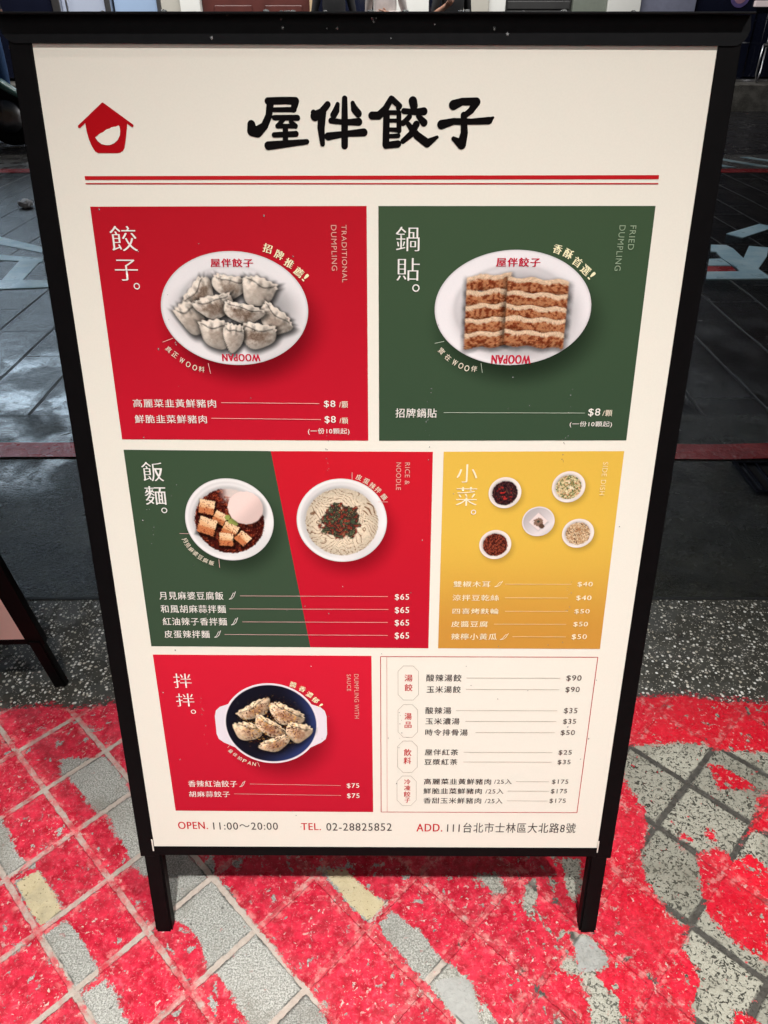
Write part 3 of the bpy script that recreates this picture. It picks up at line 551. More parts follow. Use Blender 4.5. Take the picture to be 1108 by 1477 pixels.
# ---- food pictures as printed: colour functions of the position on the dish (mm from its centre, y down)
def mixc(C, c, m): return C*(1-m[:, None]) + np.asarray(c, float)*m[:, None]
def plate(X, Y, rx, ry, white=(238, 232, 230), well=.74):
    r = np.hypot(X/rx, Y/ry); C = np.tile(np.array(white, float), (len(X), 1))
    C *= (1 - .10*sstep(.55, 1., X/rx*.6+Y/ry*.7))[:, None]
    C = mixc(C, np.array(white)*.90, np.exp(-((r-well)/.035)**2)*.8*(.5-.5*np.clip(X/rx+Y/ry, -1, 1)))
    C = mixc(C, np.array(white)*.86, sstep(.965, 1., r)*.8); return C
def dumpling(C, X, Y, cx, cy, rx, ry, ang, sd, dough=(226, 212, 198), fill=(120, 98, 84), fa=.5, shade=.62, frill=.12):
    # a folded half-moon: round belly (+y), ruffled seam on the flatter side (-y)
    c, s = math.cos(R(ang)), math.sin(R(ang))
    def rad(dx, dy):
        x = (dx*c+dy*s)/(rx*1.0); y = (-dx*s+dy*c)/(ry*1.06); y = y + .24*x*x - .12; y = np.where(y < 0, y*1.55, y); t = np.arctan2(y, x)
        return x, y, t, np.hypot(x, y)*(1 + .05*np.sin(2*t+sd) + .05*np.sin(5*t+2*sd) + .055*np.sin(15*t+3*sd)*sstep(.1, -.5, np.sin(t)))
    _, _, _, rs = rad(X-cx-1.0, Y-cy-1.6); C = C * (1 - shade*sstep(1.40, .85, rs))[:, None]
    x, y, t, r = rad(X-cx, Y-cy); m = sstep(1.03, .95, r); n1 = fbm(X/3.4+sd, Y/3.4, 4, int(sd*3)); n2 = fbm(X/1.1, Y/1.1+sd, 3, 5)
    sh = np.clip(.56 - .38*(c*x-s*y) - .50*(s*x+c*y), 0, 1.2)*(1-.30*r**4) + .34*(n1-.5)
    col = np.asarray(dough, float)[None] * np.clip(.62 + .56*sh, .25, 1.08)[:, None]
    belly = sstep(.85, .15, np.hypot(x*.85, (y-.22)*1.25) + .75*(n1-.5)); col = mixc(col, np.asarray(fill, float), belly*fa*.8*(.5+.7*n2))
    crease = np.exp(-((y+.34 - .10*np.sin(5*x+sd))/.07)**2)*sstep(1., .7, np.abs(x)); col *= (1-.50*crease)[:, None]
    pleat = np.clip(np.sin(11*x + sd*4 + 2.5*(n1-.5)), 0, 1)*sstep(.15, -.25, y)*sstep(-1., -.5, y); col *= (1-.30*pleat)[:, None]
    lip = sstep(.84, .93, r)*sstep(.0, -.3, y); col = mixc(col, np.minimum(255, np.array(dough)*1.03), lip*.8)
    col = mixc(col, (255, 250, 242), sstep(.70, .78, n2)*sstep(.6, .9, sh)*.8); return mixc(C, col, m)
def food_dumpling(X, Y, rx, ry):
    C = plate(X, Y, rx, ry, (236, 230, 230)); s = rx/279; k = 0
    C = C*(1-.30*sstep(1.25, .7, np.hypot((X-6*s)/(225*s), (Y-10*s)/(130*s))))[:, None]
    for px, py, a, b, g, f in [(440,350,72,52,-50,.95),(405,425,52,76,-20,.25),(568,315,66,50,10,.6),(677,330,66,62,20,.2),(735,440,72,52,38,.4),(500,388,74,52,-14,.75),
                            (612,414,76,44,14,1.),(660,494,78,54,8,.95),(502,486,66,64,0,.35),(568,500,38,66,8,.3)]:
        k += 1; C = dumpling(C, X, Y, (px-578)*s, (py-412)*s, a*s, b*s, g, k*1.7, fa=min(1, f*1.25), fill=(84, 62, 48), shade=.70, frill=.04)
    return C
def food_potsticker(X, Y, rx, ry):
    C = plate(X, Y, rx, ry, (240, 233, 234)); s = rx/304
    C = C*(1-.25*sstep(1.2, .75, np.hypot((X-18*s)/(235*s), (Y-22*s)/(170*s))))[:, None]
    for x0, x1, tops in ((355, 525, (296, 352, 404, 458, 510)), (512, 748, (310, 362, 412, 456, 508))):
        for i, ty in enumerate(tops):
            cx, cy, hw, hh = ((x0+x1)/2-539)*s, (ty+27-420)*s, (x1-x0)/2*s, 31*s; sd = i*3.1+x0; tl = (-.07 if x0 < 400 else .06)
            dx = X-cx; dy = Y-cy-tl*dx + 1.0*np.sin(dx/4.2+sd); n1 = fbm(X/2.4+sd, Y/2.0, 4, int(sd)); n2 = fbm(X/.8, Y/.8, 3, 4)
            ex = np.abs(dx)/hw + .05*(n2-.5); ey = dy/hh + .16*(n1-.5)
            C = C*(1-.42*sstep(1.25, .95, ex)*sstep(1.55, .8, np.abs(ey-.25)))[:, None]
            m = sstep(1.03, .97, ex)*sstep(1.05, .93, np.abs(ey)); top = sstep(-.28, -.55, ey+.25*(n1-.5))
            col = mixc(np.tile((188., 108, 66), (len(X), 1)), (128, 52, 28), sstep(.48, .68, n1)*.9); col = mixc(col, (226, 158, 112), sstep(.56, .40, n1)*.7)
            col = mixc(col, (245, 214, 182), top*.9); col *= (.82 + .36*(n2-.5) - .18*sstep(.3, 1, ey) + .10*sstep(0, -.9, ey))[:, None]
            C = mixc(C, col, m)
    return C
def bowl(X, Y, rx, ry, inner, white=(243, 238, 236), off=(0, 0)):
    C = plate(X, Y, rx, ry, white, .9); r = np.hypot((X-off[0]*rx)/rx, (Y-off[1]*ry)/ry)
    C *= (1 - .20*sstep(inner+.11, inner, r)*(.6-.6*np.clip(X/rx+Y/ry, -1, 1)*.8))[:, None]; return C, r
def food_tofu(X, Y, rx, ry):
    C, r = bowl(X, Y, rx, ry, .80, off=(0, .03)); s = rx/150; n = fbm(X/3, Y/3, 5, 2); n2 = fbm(X/1.1, Y/1.1, 3, 6)
    col = mixc(np.tile((74., 22, 16), (len(X), 1)), (150, 62, 38), sstep(.52, .7, n)); col = mixc(col, (38, 10, 10), sstep(.5, .34, n2)*.8)
    col = mixc(col, (215, 150, 120), sstep(.72, .8, n2)*.5)
    rice = sstep(.1, -.1, (Y/ry+.45) + .0*(X) + .35*(n-.5) - .35*(X/rx) + .0)*sstep(-.25, .05, X/rx); col = mixc(col, np.array((236, 222, 214.)), rice*.9)
    C = mixc(C, col, sstep(.80, .77, r + .05*(n2-.5)))
    for i, (px, py, w, a) in enumerate([(308,210,26,12),(349,250,22,30),(303,280,30,20),(380,295,26,28),(365,330,24,5),(422,325,22,45)]):
        dx, dy = X-(px-381)*s, Y-(py-258)*s; c0, s0 = math.cos(R(a)), math.sin(R(a)); u = (dx*c0+dy*s0)/(w*s); v = (-dx*s0+dy*c0)/(w*s)
        d = np.maximum(np.abs(u), np.abs(v)) + .25*(n2-.5); C = C*(1-.5*sstep(1.4, 1., np.maximum(np.abs(u-.15), np.abs(v-.25))))[:, None]
        col = np.tile((232., 178, 130), (len(X), 1)); col = mixc(col, (190, 104, 60), sstep(.0, .25, v+.2*(n-.5))*.75); col = mixc(col, (248, 216, 176), sstep(-.1, -.4, v-.3*u)*.7)
        col = mixc(col, (120, 40, 24), sstep(.62, .72, n2)*.8); C = mixc(C, col, sstep(1.03, .93, d))
    for px, py in ((375,248),(392,258),(400,268),(385,262)):
        C = mixc(C, (150, 160, 84), sstep(1, .7, np.hypot(X-(px-381)*s, Y-(py-258)*s)/(11*s)+.7*(n2-.5)))
    dx, dy = X-(438-381)*s, Y-(213-258)*s; re = np.hypot(dx, dy)/(61*s)+.07*(n-.5)
    C = C*(1-.30*sstep(1.2, .9, np.hypot(dx-2, dy-3)/(61*s)))[:, None]
    egg = np.tile((238., 208, 200), (len(X), 1))*(1.05-.13*sstep(-.5, .9, (dx+dy)/(61*s)))[:, None]; return mixc(C, egg, sstep(1.02, .94, re))
def food_noodle(X, Y, rx, ry):
    C, r = bowl(X, Y, rx, ry, .82, off=(0, .03)); s = rx/153; wx = fbm(X/17, Y/17, 2, 3)-.5; wy = fbm(X/17+40, Y/17, 2, 4)-.5; n2 = fbm(X/1.1, Y/1.1, 3, 6)
    col = np.tile((150., 106, 76), (len(X), 1))
    for i, (ox, oy, w, kk) in enumerate(((-6, 9, 4.2, 7), (34, -36, 4.0, 9), (-40, -26, 4.3, 8), (5, 48, 4.1, 10), (-40, 40, 4.3, 6))):
        d = np.hypot(X-ox+wx*26, Y-oy+wy*26); ph = (d/w) % 1.; band = np.abs(ph-.5)*2; reg = (sstep(.44, .52, fbm(X/15+i*9, Y/15, 2, 20+i)) if i else 1.)
        st = (1-band**2); col = mixc(col, (252, 232, 204), sstep(.25, .8, st)*reg); col = mixc(col, (120, 78, 52), sstep(.34, .0, st)*reg*.85)
    col *= (.92+.2*(n2-.5)-.12*sstep(.5, .82, r))[:, None]; C = mixc(C, col, sstep(.82, .79, r + .04*(n2-.5)))
    t = sstep(1.05, .85, np.hypot((X+2*s)/(70*s), (Y-2*s)/(66*s)) + .75*(fbm(X/5, Y/5, 3, 31)-.5)); n = fbm(X/2.6, Y/2.6, 4, 12)
    top = mixc(np.tile((46., 34, 30), (len(X), 1)), (120, 40, 30), sstep(.54, .66, n)); top = mixc(top, (60, 84, 58), sstep(.46, .36, n)*.8); top = mixc(top, (190, 150, 100), sstep(.66, .74, n2)*.7)
    top = mixc(top, (190, 28, 30), sstep(.6, .7, fbm(X/1.8+9, Y/1.8, 3, 3))*sstep(22*s, 10*s, np.hypot(X, Y))); return mixc(C, top, t*.95)
def small(cols, seed):
    def f(X, Y, rx, ry):
        C, r = bowl(X, Y, rx, ry, .80, (246, 232, 224), off=(.0, .02)); n = fbm(X/1.6, Y/1.6, 3, seed); n2 = fbm(X/.8+7, Y/1.5, 3, seed+3)
        col = np.tile(np.array(cols[0], float), (len(X), 1)); col = mixc(col, cols[1], sstep(.48, .60, n)); col = mixc(col, cols[2], sstep(.58, .68, n2)); col = mixc(col, cols[3], sstep(.40, .30, n2)*.85)
        col = mixc(col, cols[4], sstep(.62, .72, fbm(X/2.2+3, Y/2.2, 2, seed+9))*sstep(.75, .2, r)); return mixc(C, col, sstep(.80, .74, r + .10*(n-.5)))
    return f
def food_tofu_cube(X, Y, rx, ry):
    C, r = bowl(X, Y, rx, ry, .86, (238, 226, 226)); n = fbm(X/1.5, Y/1.5, 3, 2)
    C = C*(1-.18*sstep(1.1, .7, np.maximum(np.abs(X*.7+Y*.7-1), np.abs(X*.7-Y*.7))/8.2))[:, None]
    C = mixc(C, (236, 216, 212), sstep(1.05, .9, np.maximum(np.abs(X*.75+Y*.66), np.abs(X*.66-Y*.75))/7.6))
    C = mixc(C, (138, 108, 92), sstep(1.05, .8, np.hypot(X, Y-.5)/5.4+.6*(n-.5))); C = mixc(C, (92, 66, 54), sstep(1., .6, np.hypot(X-4, Y-5.5)/3.6+.4*(n-.5))); return mixc(C, (70, 74, 60), sstep(1., .6, np.hypot(X, Y)/1.8))
def food_sauce(X, Y, rx, ry):
    r = np.hypot(X/rx, Y/ry); C = np.tile((236., 226, 232), (len(X), 1)); n = fbm(X/2, Y/2, 4, 3); s = rx/222
    navy = mixc(np.tile((20., 20, 32), (len(X), 1)), (44, 56, 104), sstep(.55, .95, r)*sstep(-.2, .9, X/rx+.4*Y/ry)); navy = mixc(navy, (10, 10, 16), sstep(.9, .3, r)*.7)
    C = mixc(C, navy, sstep(.965, .945, r)); k = 0
    for px, py, a, b, g, f in [(515,245,88,44,-34,.8),(670,270,80,60,30,.9),(485,362,72,56,10,.5),(590,345,84,46,35,.95),(722,368,56,64,15,.7),(600,442,78,40,-22,.75)]:
        k += 1; C = dumpling(C, X, Y, (px-592)*s, (py-336)*s, a*s*1.06, b*s*1.06, g, k*2.3, (252, 222, 186), (116, 58, 36), f, .35, .05)
    food = sstep(.78, .5, r + .3*(n-.5)); C = mixc(C, (64, 26, 16), sstep(.60, .68, fbm(X/1.7, Y/1.7, 4, 21))*food*.85); return mixc(C, (236, 176, 84), sstep(.64, .72, fbm(X/1.9+5, Y/1.9, 3, 27))*food*.6)
FOOD = dict(dumpling=food_dumpling, potsticker=food_potsticker, tofu=food_tofu, noodle=food_noodle, sauce=food_sauce,
    s1=small([(46,26,30),(70,36,40),(26,14,18),(96,60,48),(196,44,40)], 3), s2=small([(226,208,160),(120,124,72),(70,80,48),(206,120,90),(240,222,190)], 8), s3=food_tofu_cube,
    s4=small([(206,170,130),(232,206,170),(96,66,46),(150,106,70),(170,120,80)], 15), s5=small([(84,34,28),(130,54,40),(40,18,16),(176,92,60),(150,70,44)], 22))
def add_dish(S, key, z, nr=80, nt=240):
    cx, cy, rx, ry = DISH[key]
    rr = np.linspace(0, 1, nr+1)[1:]; a = np.linspace(0, 2*np.pi, nt, endpoint=False)
    P = np.concatenate([np.zeros((1, 2)), np.stack([(rr[:, None]*np.cos(a)*rx).ravel(), (rr[:, None]*np.sin(a)*ry).ravel()], 1)])
    F = [[0, 1+i, 1+(i+1) % nt] for i in range(nt)]
    q = (np.arange(nr-1)[:, None]*nt + np.arange(nt)[None]).ravel(); q2 = (np.arange(nr-1)[:, None]*nt + ((np.arange(nt)+1) % nt)[None]).ravel()
    F = np.concatenate([np.array(F), np.stack([1+q, 1+q2, 1+q2+nt], 1), np.stack([1+q, 1+q2+nt, 1+q+nt], 1)])
    S.add(P + [cx, cy], F, z, ink(np.clip(FOOD[key](P[:, 0], P[:, 1], rx, ry), 0, 255)))
def add_panel(S, quad, c_of, z, n=84):
    u, v = np.meshgrid(np.linspace(0, 1, n), np.linspace(0, 1, n)); u = u.ravel()[:, None]; v = v.ravel()[:, None]; q = [np.array(p) for p in quad]
    P = (q[0]*(1-u)+q[1]*u)*(1-v) + (q[3]*(1-u)+q[2]*u)*v
    i = (np.arange(n-1)[:, None]*n + np.arange(n-1)[None]).ravel(); S.add(P, np.stack([i, i+1, i+n+1, i+n], 1), z, c_of(P, u[:, 0], v[:, 0]))
def cast(P, keys, dx, dy, soft, amt):       # the drop shadow as it is printed in the picture
    m = np.ones(len(P))
    for k in keys:
        cx, cy, rx, ry = DISH[k]; d = np.hypot((P[:, 0]-cx-dx)/rx, (P[:, 1]-cy-dy)/ry); m *= 1 - amt*sstep(1+soft, 1-soft, d)
    return m[:, None]
def grad(a, b, keys, dx, dy, soft, amt, ax='v'):
    def f(P, u, v):
        t = (v if ax == 'v' else u*.5+v*.5)[:, None]; return (ink(a)*(1-t)+ink(b)*t) * cast(P, keys, dx, dy, soft, amt)
    return f
STY = {'i': ((238, 230, 222), 0, .010), 't': ((242, 236, 230), -.013, .012), 'e': ((226, 168, 156), 0, 0), 'c': ((248, 238, 196), 0, .03), 's': ((236, 222, 200), 0, .01),
       'n': ((242, 236, 226), .0, .007), 'r': ((196, 28, 58), 0, .035), 'R': ((198, 40, 46), 0, .014), 'k': ((52, 38, 38), 0, .009), 'k0': ((74, 64, 62), .0, .004),
       'm': ((92, 78, 74), 0, .006), 'g': ((165, 152, 140), 0, 0)}
EN = {2: (150, 168, 140), 4: (250, 228, 170)}
def add_print(S, key, z):
    for k, s, cx, cy, w, h, rot, st in TX:
        if k != key: continue
        c, off, dup = STY[st]
        if st == 'e': c = EN.get(k, c)
        if k == 4 and st in 'itn': c = (250, 236, 202)
        S.text(s, cx, cy, w, h, rot, z, ink(c), off, dup)
    for k, x0, y0, x1, y1, w, st in LN:
        if k == key:
            c = STY[st][0]
            if st == 'i': c = {4: (248, 222, 170), 2: (190, 200, 180)}.get(k, (236, 190, 182))
            S.line(x0, y0, x1, y1, w, z, ink(c))
    for k, x, y, r, st in CI:
        if k == key: S.ring(x, y, r, r*.32, z, ink((242, 236, 230)))
    for k, cx, cy, w, h in CH:
        if k == key:
            c = ink((250, 236, 202) if k == 4 else (238, 230, 222)); P = [(.42, -.30, .03), (.20, -.34, .03), (.02, -.05, .03), (-.18, .28, .03), (-.46, .46, .03), (-.10, .40, .03), (.22, .12, .03), (.42, -.30, .03), (.50, -.48, .04)]
            S.stroke([(cx+x*w, cy+y*h, r*min(w, h)*1.2) for x, y, r in P], 0, z, c)

# ---------------------------------------------------------------- A-frame signs
black_m = mat('black_powder_coat', (.0035, .003, .0033), .5, 0, vary=.25, scale=60, bump=.08)
cap_m = mat('black_cap_plastic', (.008, .008, .0088), .55, 0, vary=.25, scale=120, bump=.12)
for m_ in (black_m, cap_m): m_.node_tree.nodes['Principled BSDF'].inputs['Specular IOR Level'].default_value = .06
paper_m = mat('cream_card', tuple(ink((236, 227, 214))), .42, vary=.02, scale=14)
back_m = mat('backing_board', (.86, .72, .64), .6, vary=.06)
steel_m = mat('hinge_steel', (.35, .35, .36), .35, 1.)
# pose of the front board's printed face (origin: middle of its visible top edge), measured in metres
MB = Matrix.Translation((0, 0, 1.0538)) @ Matrix.Rotation(R(-.1235), 4, 'Z') @ Matrix.Rotation(R(.184), 4, 'Y') @ Matrix.Rotation(R(78.213), 4, 'X')
HY = .0195                                   # hinge line behind that edge
MR = Matrix.Translation((0, HY, 0)) @ Matrix.Rotation(math.pi, 4, 'Z') @ Matrix.Translation((0, -HY, 0)) @ MB
HW, VL = .2955, .918                         # visible half width and height
def half(root, M, front):
    bm = BM()
    for s in (-1, 1): inn = HW if front else .284; box(bm, min(s*inn, s*.3155), max(s*inn, s*.3155), -.9355, .004, -.012, .0026, .001, 2)
    box(bm, -HW, HW, -.9335, -VL-.0005, -.012, .0024, .001, 2); box(bm, -HW, HW, .0008, .0035, -.012, .0022)
    obj('frame', bm, black_m, root, M=M)
    for s in (-1, 1):
        t = bmesh.new(); bmesh.ops.create_cube(t, size=1); x = s*.2995
        bmesh.ops.transform(t, verts=t.verts, matrix=Matrix.Translation((x, -1.0, -.0065)) @ Matrix.Diagonal((.0235, .15, .017, 1)))
        bmesh.ops.bevel(t, geom=[e for e in t.edges if abs(e.verts[0].co.y-e.verts[1].co.y) > .1], offset=.0025, segments=2, affect='EDGES')
        bmesh.ops.transform(t, verts=t.verts, matrix=M); d = (M.to_3x3() @ Vector((0, -1, 0))).normalized()
        for v in t.verts:
            if v.co.z < .08: v.co += d * (v.co.z / -d.z)
        obj('leg', t, black_m, root)
    bm = BM(); box(bm, -.297, .297, -.921, .0005, -.011, -.0010); obj('backing_board', bm, back_m, root, M=M)
def a_frame(loc, rz, label, group):
    root = empty('a_frame_sign', loc, rz, label, 'signboard', group)
    half(root, MB, True); half(root, MR, False)
    # cap: a bar over the hinge, rounded at its lower corners
    bm = BM(); pts = []; w, t, b, r = .3190, .0215, -.0008, .012
    pts += [(-w, t), (w, t), (w+.0015, b+r)] + [(w-r+r*math.cos(a)+.001, b+r+r*math.sin(a)) for a in np.linspace(-.15, -math.pi/2, 6)] + [(-w+r+r*math.cos(a)-.001, b+r+r*math.sin(a)) for a in np.linspace(-math.pi/2, -math.pi+.15, 6)] + [(-w-.0015, b+r)]
    prism(bm, pts, .0029, .0038, MB); obj('cap', bm, cap_m, root)
    bm = BM(); prism(bm, [(-w, t), (w, t), (w, b+.004), (-w, b+.004)], .0029, .0046, MR); box(bm, -w, w, -.0105, .0495, 1.0752, 1.0772, .0008); obj('hinge_cover', bm, cap_m, root)
    return root
SIGN = a_frame((-.0078, .7517, 0), 0, 'tall black A-frame menu board with red, green and yellow panels, standing on red tiles', None)
P0 = Sheet(); P0.poly([(-297, -1), (297, -1), (297, 921), (-297, 921)], 0, ink((239, 232, 219)))
for q, c in (('r1', (190, 30, 36)), ('r2', (186, 36, 42))): P0.poly(QUADS[q], .0003, ink(c))
add_print(P0, 0, .0003)
MP = MB @ Matrix.Translation((0, 0, .0012))     # card raised towards the frame's lip to shorten the cap's shadow
poster = P0.build('poster', SIGN, MP)
T = Sheet()
for s in TITLE: T.stroke([(x, y, r*1.22) for x, y, r in s], 0, .0003, ink((10, 6, 7)))
T.build('title_lettering', poster, MP)
T = Sheet(); rd = ink((176, 14, 24)); T.poly(HOUSE_BODY, .0003, rd); T.stroke([(x, y, 1.25) for x, y in HOUSE_ROOF], 0, .00032, rd); T.poly(HOUSE_HOLE, .0007, ink((239, 232, 219))); T.build('house_logo', poster, MP)
def panel(key, quads, dishes, extra=None):
    S = Sheet()
    for q, f in quads: add_panel(S, QUADS[q], f, .0003)
    if extra: extra(S)
    for d in dishes: add_dish(S, d, .0006, *((80, 240) if d[0] != 's' or d == 'sauce' else (30, 90)))
    add_print(S, key, .0009); return S.build('menu_panel', poster, MP)
panel(1, [('p1', grad((182, 24, 38), (196, 26, 46), ['dumpling'], 7, 16, .26, .62))], ['dumpling'])
panel(2, [('p2', grad((64, 84, 60), (58, 78, 58), ['potsticker'], 7, 16, .26, .62))], ['potsticker'])
panel(3, [('p3a', grad((62, 82, 60), (60, 78, 60), ['tofu'], 6, 13, .30, .5)), ('p3b', grad((206, 30, 44), (190, 24, 46), ['noodle'], 6, 13, .30, .5))], ['tofu', 'noodle'])
panel(4, [('p4', lambda P, u, v: (ink((228, 184, 76))*(1-sstep(.35, .95, v))[:, None] + ink((205, 146, 62))*sstep(.35, .95, v)[:, None]) * (cast(P, ['s1', 's2', 's3', 's4', 's5'], 2.5, 3.5, .30, .40)*np.array([.0, .0, .0]) + np.array([1., 1., 1.])*cast(P, ['s1', 's2', 's3', 's4', 's5'], 2.5, 3.5, .30, .38)))], ['s1', 's2', 's3', 's4', 's5'])
def handles(S):
    cx, cy, rx, ry = DISH['sauce']
    for s in (-1, 1):
        x0, x1 = rx*.80, rx*1.175; P = [(x0, -.52*ry), (x1-7, -.42*ry), (x1-2, -.33*ry), (x1, -.2*ry), (x1, .25*ry), (x1-2, .38*ry), (x1-8, .47*ry), (x0, .6*ry)]
        S.poly([(cx+s*x, cy+y) for x, y in P], .00045, ink((232, 222, 230)))
panel(5, [('p5', grad((214, 32, 54), (192, 26, 48), ['sauce'], 12, 18, .34, .5))], ['sauce'], handles)
S = Sheet(); q = QUADS['p6']
for i in range(4): S.line(*q[i], *q[(i+1) % 4], .9, .0003, ink((186, 44, 50)))
S.line(*QUADS['iv'][0], *QUADS['iv'][1], .4, .0003, ink((200, 90, 90)))
add_print(S, 6, .0004); S.build('menu_panel', poster, MP)
# slips of the card that show at the lower corners of the frame
for x0, x1 in ((-.2975, -.2958), (.2950, .2966)): bm = BM(); box(bm, x0, x1, -.925, -.905, .0027, .0031); obj('card_edge', bm, paper_m, SIGN, M=MB)
# rain drops on the board
drop_m = mat('water', (.9, .9, .9), .05, trans=.8, vary=0.)
bm = BM()
def drop(u, v, r, z=.0016, M=MB):
    t = bmesh.new(); bmesh.ops.create_icosphere(t, subdivisions=2, radius=r)
    for w in t.verts: w.co.z = max(w.co.z, -.2*r)*.55; w.co.y *= random.uniform(1., 1.3)
    for f in t.faces: f.smooth = True
    merge(bm, t, M @ Matrix.Translation((u, v, z)))
for i in range(60):
    u, v = random.uniform(-.27, .27), -random.uniform(.13, .90); drop(u, v, random.choice((.0005, .0006, .0007, .0009)))
for u, v0, n in ((.198, .30, 16), (.055, .30, 10), (-.2, .2, 12), (.03, .7, 9), (-.245, .42, 8), (-.05, .35, 9), (.22, .52, 10), (-.21, .68, 9)):
    for i in range(n): drop(u+random.uniform(-.003, .003), -v0-i*random.uniform(.004, .009), random.choice((.0004, .0006)))
for i in range(13): drop(random.gauss(-.03, .06), random.uniform(.002, .021), random.choice((.0007, .0010, .0014)), .0039)
for i in range(16): 
    t = Vector((random.gauss(-.02, .12), random.uniform(-.004, .035), 1.0772)); drop(0, 0, random.choice((.0015, .0022, .003)), 0, Matrix.Translation(t))
tag(obj('rain_drops', bm, drop_m, SIGN), kind='stuff')
SIDE = a_frame((-.920, .7340, 0), R(2), 'black A-frame board with bare pale inner panel, cut off by the left edge', None)

# ---------------------------------------------------------------- drain grate and litter
g = empty('drain_grate', (1.22, 1.765, 0), 0, 'dark blue iron drain grate set in the wet gutter by the red line', 'drain')
iron = mat('wet_iron', (.02, .024, .04), .25, .8, vary=.4, scale=60, bump=.2)
bm = BM()
for y0, y1 in ((-.085, -.073), (.073, .085)): box(bm, -.21, .21, y0, y1, -.002, .006, .001)
for x0, x1 in ((-.21, -.198), (.198, .21)): box(bm, x0, x1, -.073, .073, -.002, .006, .001)
obj('frame', bm, iron, g)
bm = BM()
for i in range(11): box(bm, -.185+i*.036, -.177+i*.036, -.073, .073, -.002, .0045, .001)
obj('bars', bm, iron, g)
bm = BM(); box(bm, -.198, .198, -.073, .073, -.0018, -.0008); obj('pit', bm, mat('pit_shade', (.004, .004, .006), .3), g)  # flat black sheet stands in for the shade under the bars
bm = BM(); t = bmesh.new(); bmesh.ops.create_icosphere(t, subdivisions=3, radius=.045)
for v in t.verts: v.co *= 1 + random.uniform(-.18, .18); v.co.z = v.co.z*.6 + .022
merge(bm, t); o = obj('paper_wrapper', bm, mat('crumpled_paper', (.85, .80, .80), .6)); o.location = (-2.43, 5.30, 0)
tag(o, 'small pale crumpled wrapper lying on the wet road beside the menu board', 'litter')

# ---------------------------------------------------------------- shop row across the street
step_m = wet_floor('step_concrete', (.10, .095, .085), (.22, .21, .19), .3, .6, None, .5)
bm = BM(); box(bm, -14, 14, 11.40, 14.0, -.05, .31, .01); tag(obj('concrete_step', bm, step_m), kind='structure')
wall_m = mat('cream_render', (.42, .40, .35), .7, vary=.1, scale=3, bump=.2); white_m = mat('white_plaster', (.66, .66, .63), .6, vary=.06, scale=4)
navy_m = mat('dark_navy_glass', (.008, .010, .022), .06, vary=.3, scale=3); frost = mat('frosted_glass', (.30, .33, .40), .3, emit=(.62, .70, .90), power=.20, scale=2)
frost2 = mat('pale_blue_glass', (.22, .30, .42), .3, emit=(.42, .56, .82), power=.22, scale=2); steel2 = mat('brushed_steel', (.6, .6, .62), .3, 1.)
wood_m = mat('red_brown_wood', (.085, .022, .018), .4, vary=.35, scale=7, bump=.2); tan_m = mat('tan_wood', (.45, .33, .2), .5); grey_m = mat('dark_grey_metal', (.045, .045, .045), .45, .3, vary=.3, scale=8)
ggreen = mat('grey_green_metal', (.16, .18, .15), .5, vary=.15); bluegrey = mat('blue_grey_panel', (.17, .18, .25), .6, vary=.2, scale=20); upper_m = mat('upper_wall', (.10, .10, .105), .8, vary=.25, scale=2, bump=.3)
Y0 = 11.95
b = empty('shop_building', (0, Y0, 0), 0, 'row of shop fronts across the wet street, with doors, shutter and dark glass', 'building')
def part(name, m, x0, x1, z0, z1, y0=0., y1=.12, bev=.006, parent=None):
    bm = BM(); box(bm, x0, x1, y0, y1, z0, z1, bev); return obj(name, bm, m, parent or b)
part('wall', upper_m, -14, 14, 3.42, 8.5, -.10, 1.9); part('back_wall', upper_m, -14, 14, .31, 3.42, .9, 1.0)
part('canopy', grey_m, -14, 14, 3.30, 3.42, -1.1, .9, .01)
part('pillar', wall_m, -14, -9.0, .31, 3.30, .0, .6); part('window', navy_m, -9.0, -5.9, .35, 3.30, .05, .12)
part('window', navy_m, -5.88, -4.47, .35, 3.30, .05, .12)
part('lit_transom', mat('transom_glass', (.3, .36, .42), .3, emit=(.55, .74, .95), power=1.5, scale=2), -7.6, -4.5, 2.05, 3.2, .02, .045)
d = part('door', frost, -4.33, -3.75, .34, 2.9, .06, .10)
for x0, x1 in ((-4.45, -4.335), (-3.745, -3.66)): part('frame', steel2, x0, x1, .34, 2.95, .0, .12, .01, d)
bm = BM(); tube(bm, [(-4.24, -.02, 1.0), (-4.24, -.02, 1.5)], .014); obj('handle', bm, steel2, d)
d = part('door', frost2, -3.64, -3.06, .34, 2.9, .10, .14); part('frame', steel2, -3.055, -3.0, .34, 2.95, .04, .16, .01, d)
part('wall', wall_m, -2.98, -2.72, .31, 3.30, -.02, .4); part('pillar', white_m, -2.718, -2.45, .31, 3.30, -.06, .4)
d = part('door', wood_m, -2.44, -1.0, .34, 3.0, .06, .12)
for x in (-2.28, -1.60):
    for z in (.5, 1.35, 2.2): part('panel', wood_m, x, x+.5, z, z+.7, .04, .058, .012, d)
part('frame', tan_m, -.995, -.92, .34, 3.05, -.02, .12, .005, d)
part('window', navy_m, -.915, -.15, .34, 3.0, .10, .14); part('wall', white_m, -.14, .60, .31, 3.30, .0, .4); part('window', navy_m, .61, 1.0, .34, 3.0, .10, .14)
part('wall', wall_m, 1.01, 1.40, .31, 3.30, -.02, .4); part('pillar', white_m, 1.405, 1.63, .31, 3.30, .02, .4)
s = part('shutter', grey_m, 1.64, 2.52, .34, 3.1, .08, .12)
for i in range(24): part('slat', grey_m, 1.66, 2.50, .37+i*.112, .46+i*.112, .066, .079, .006, s)
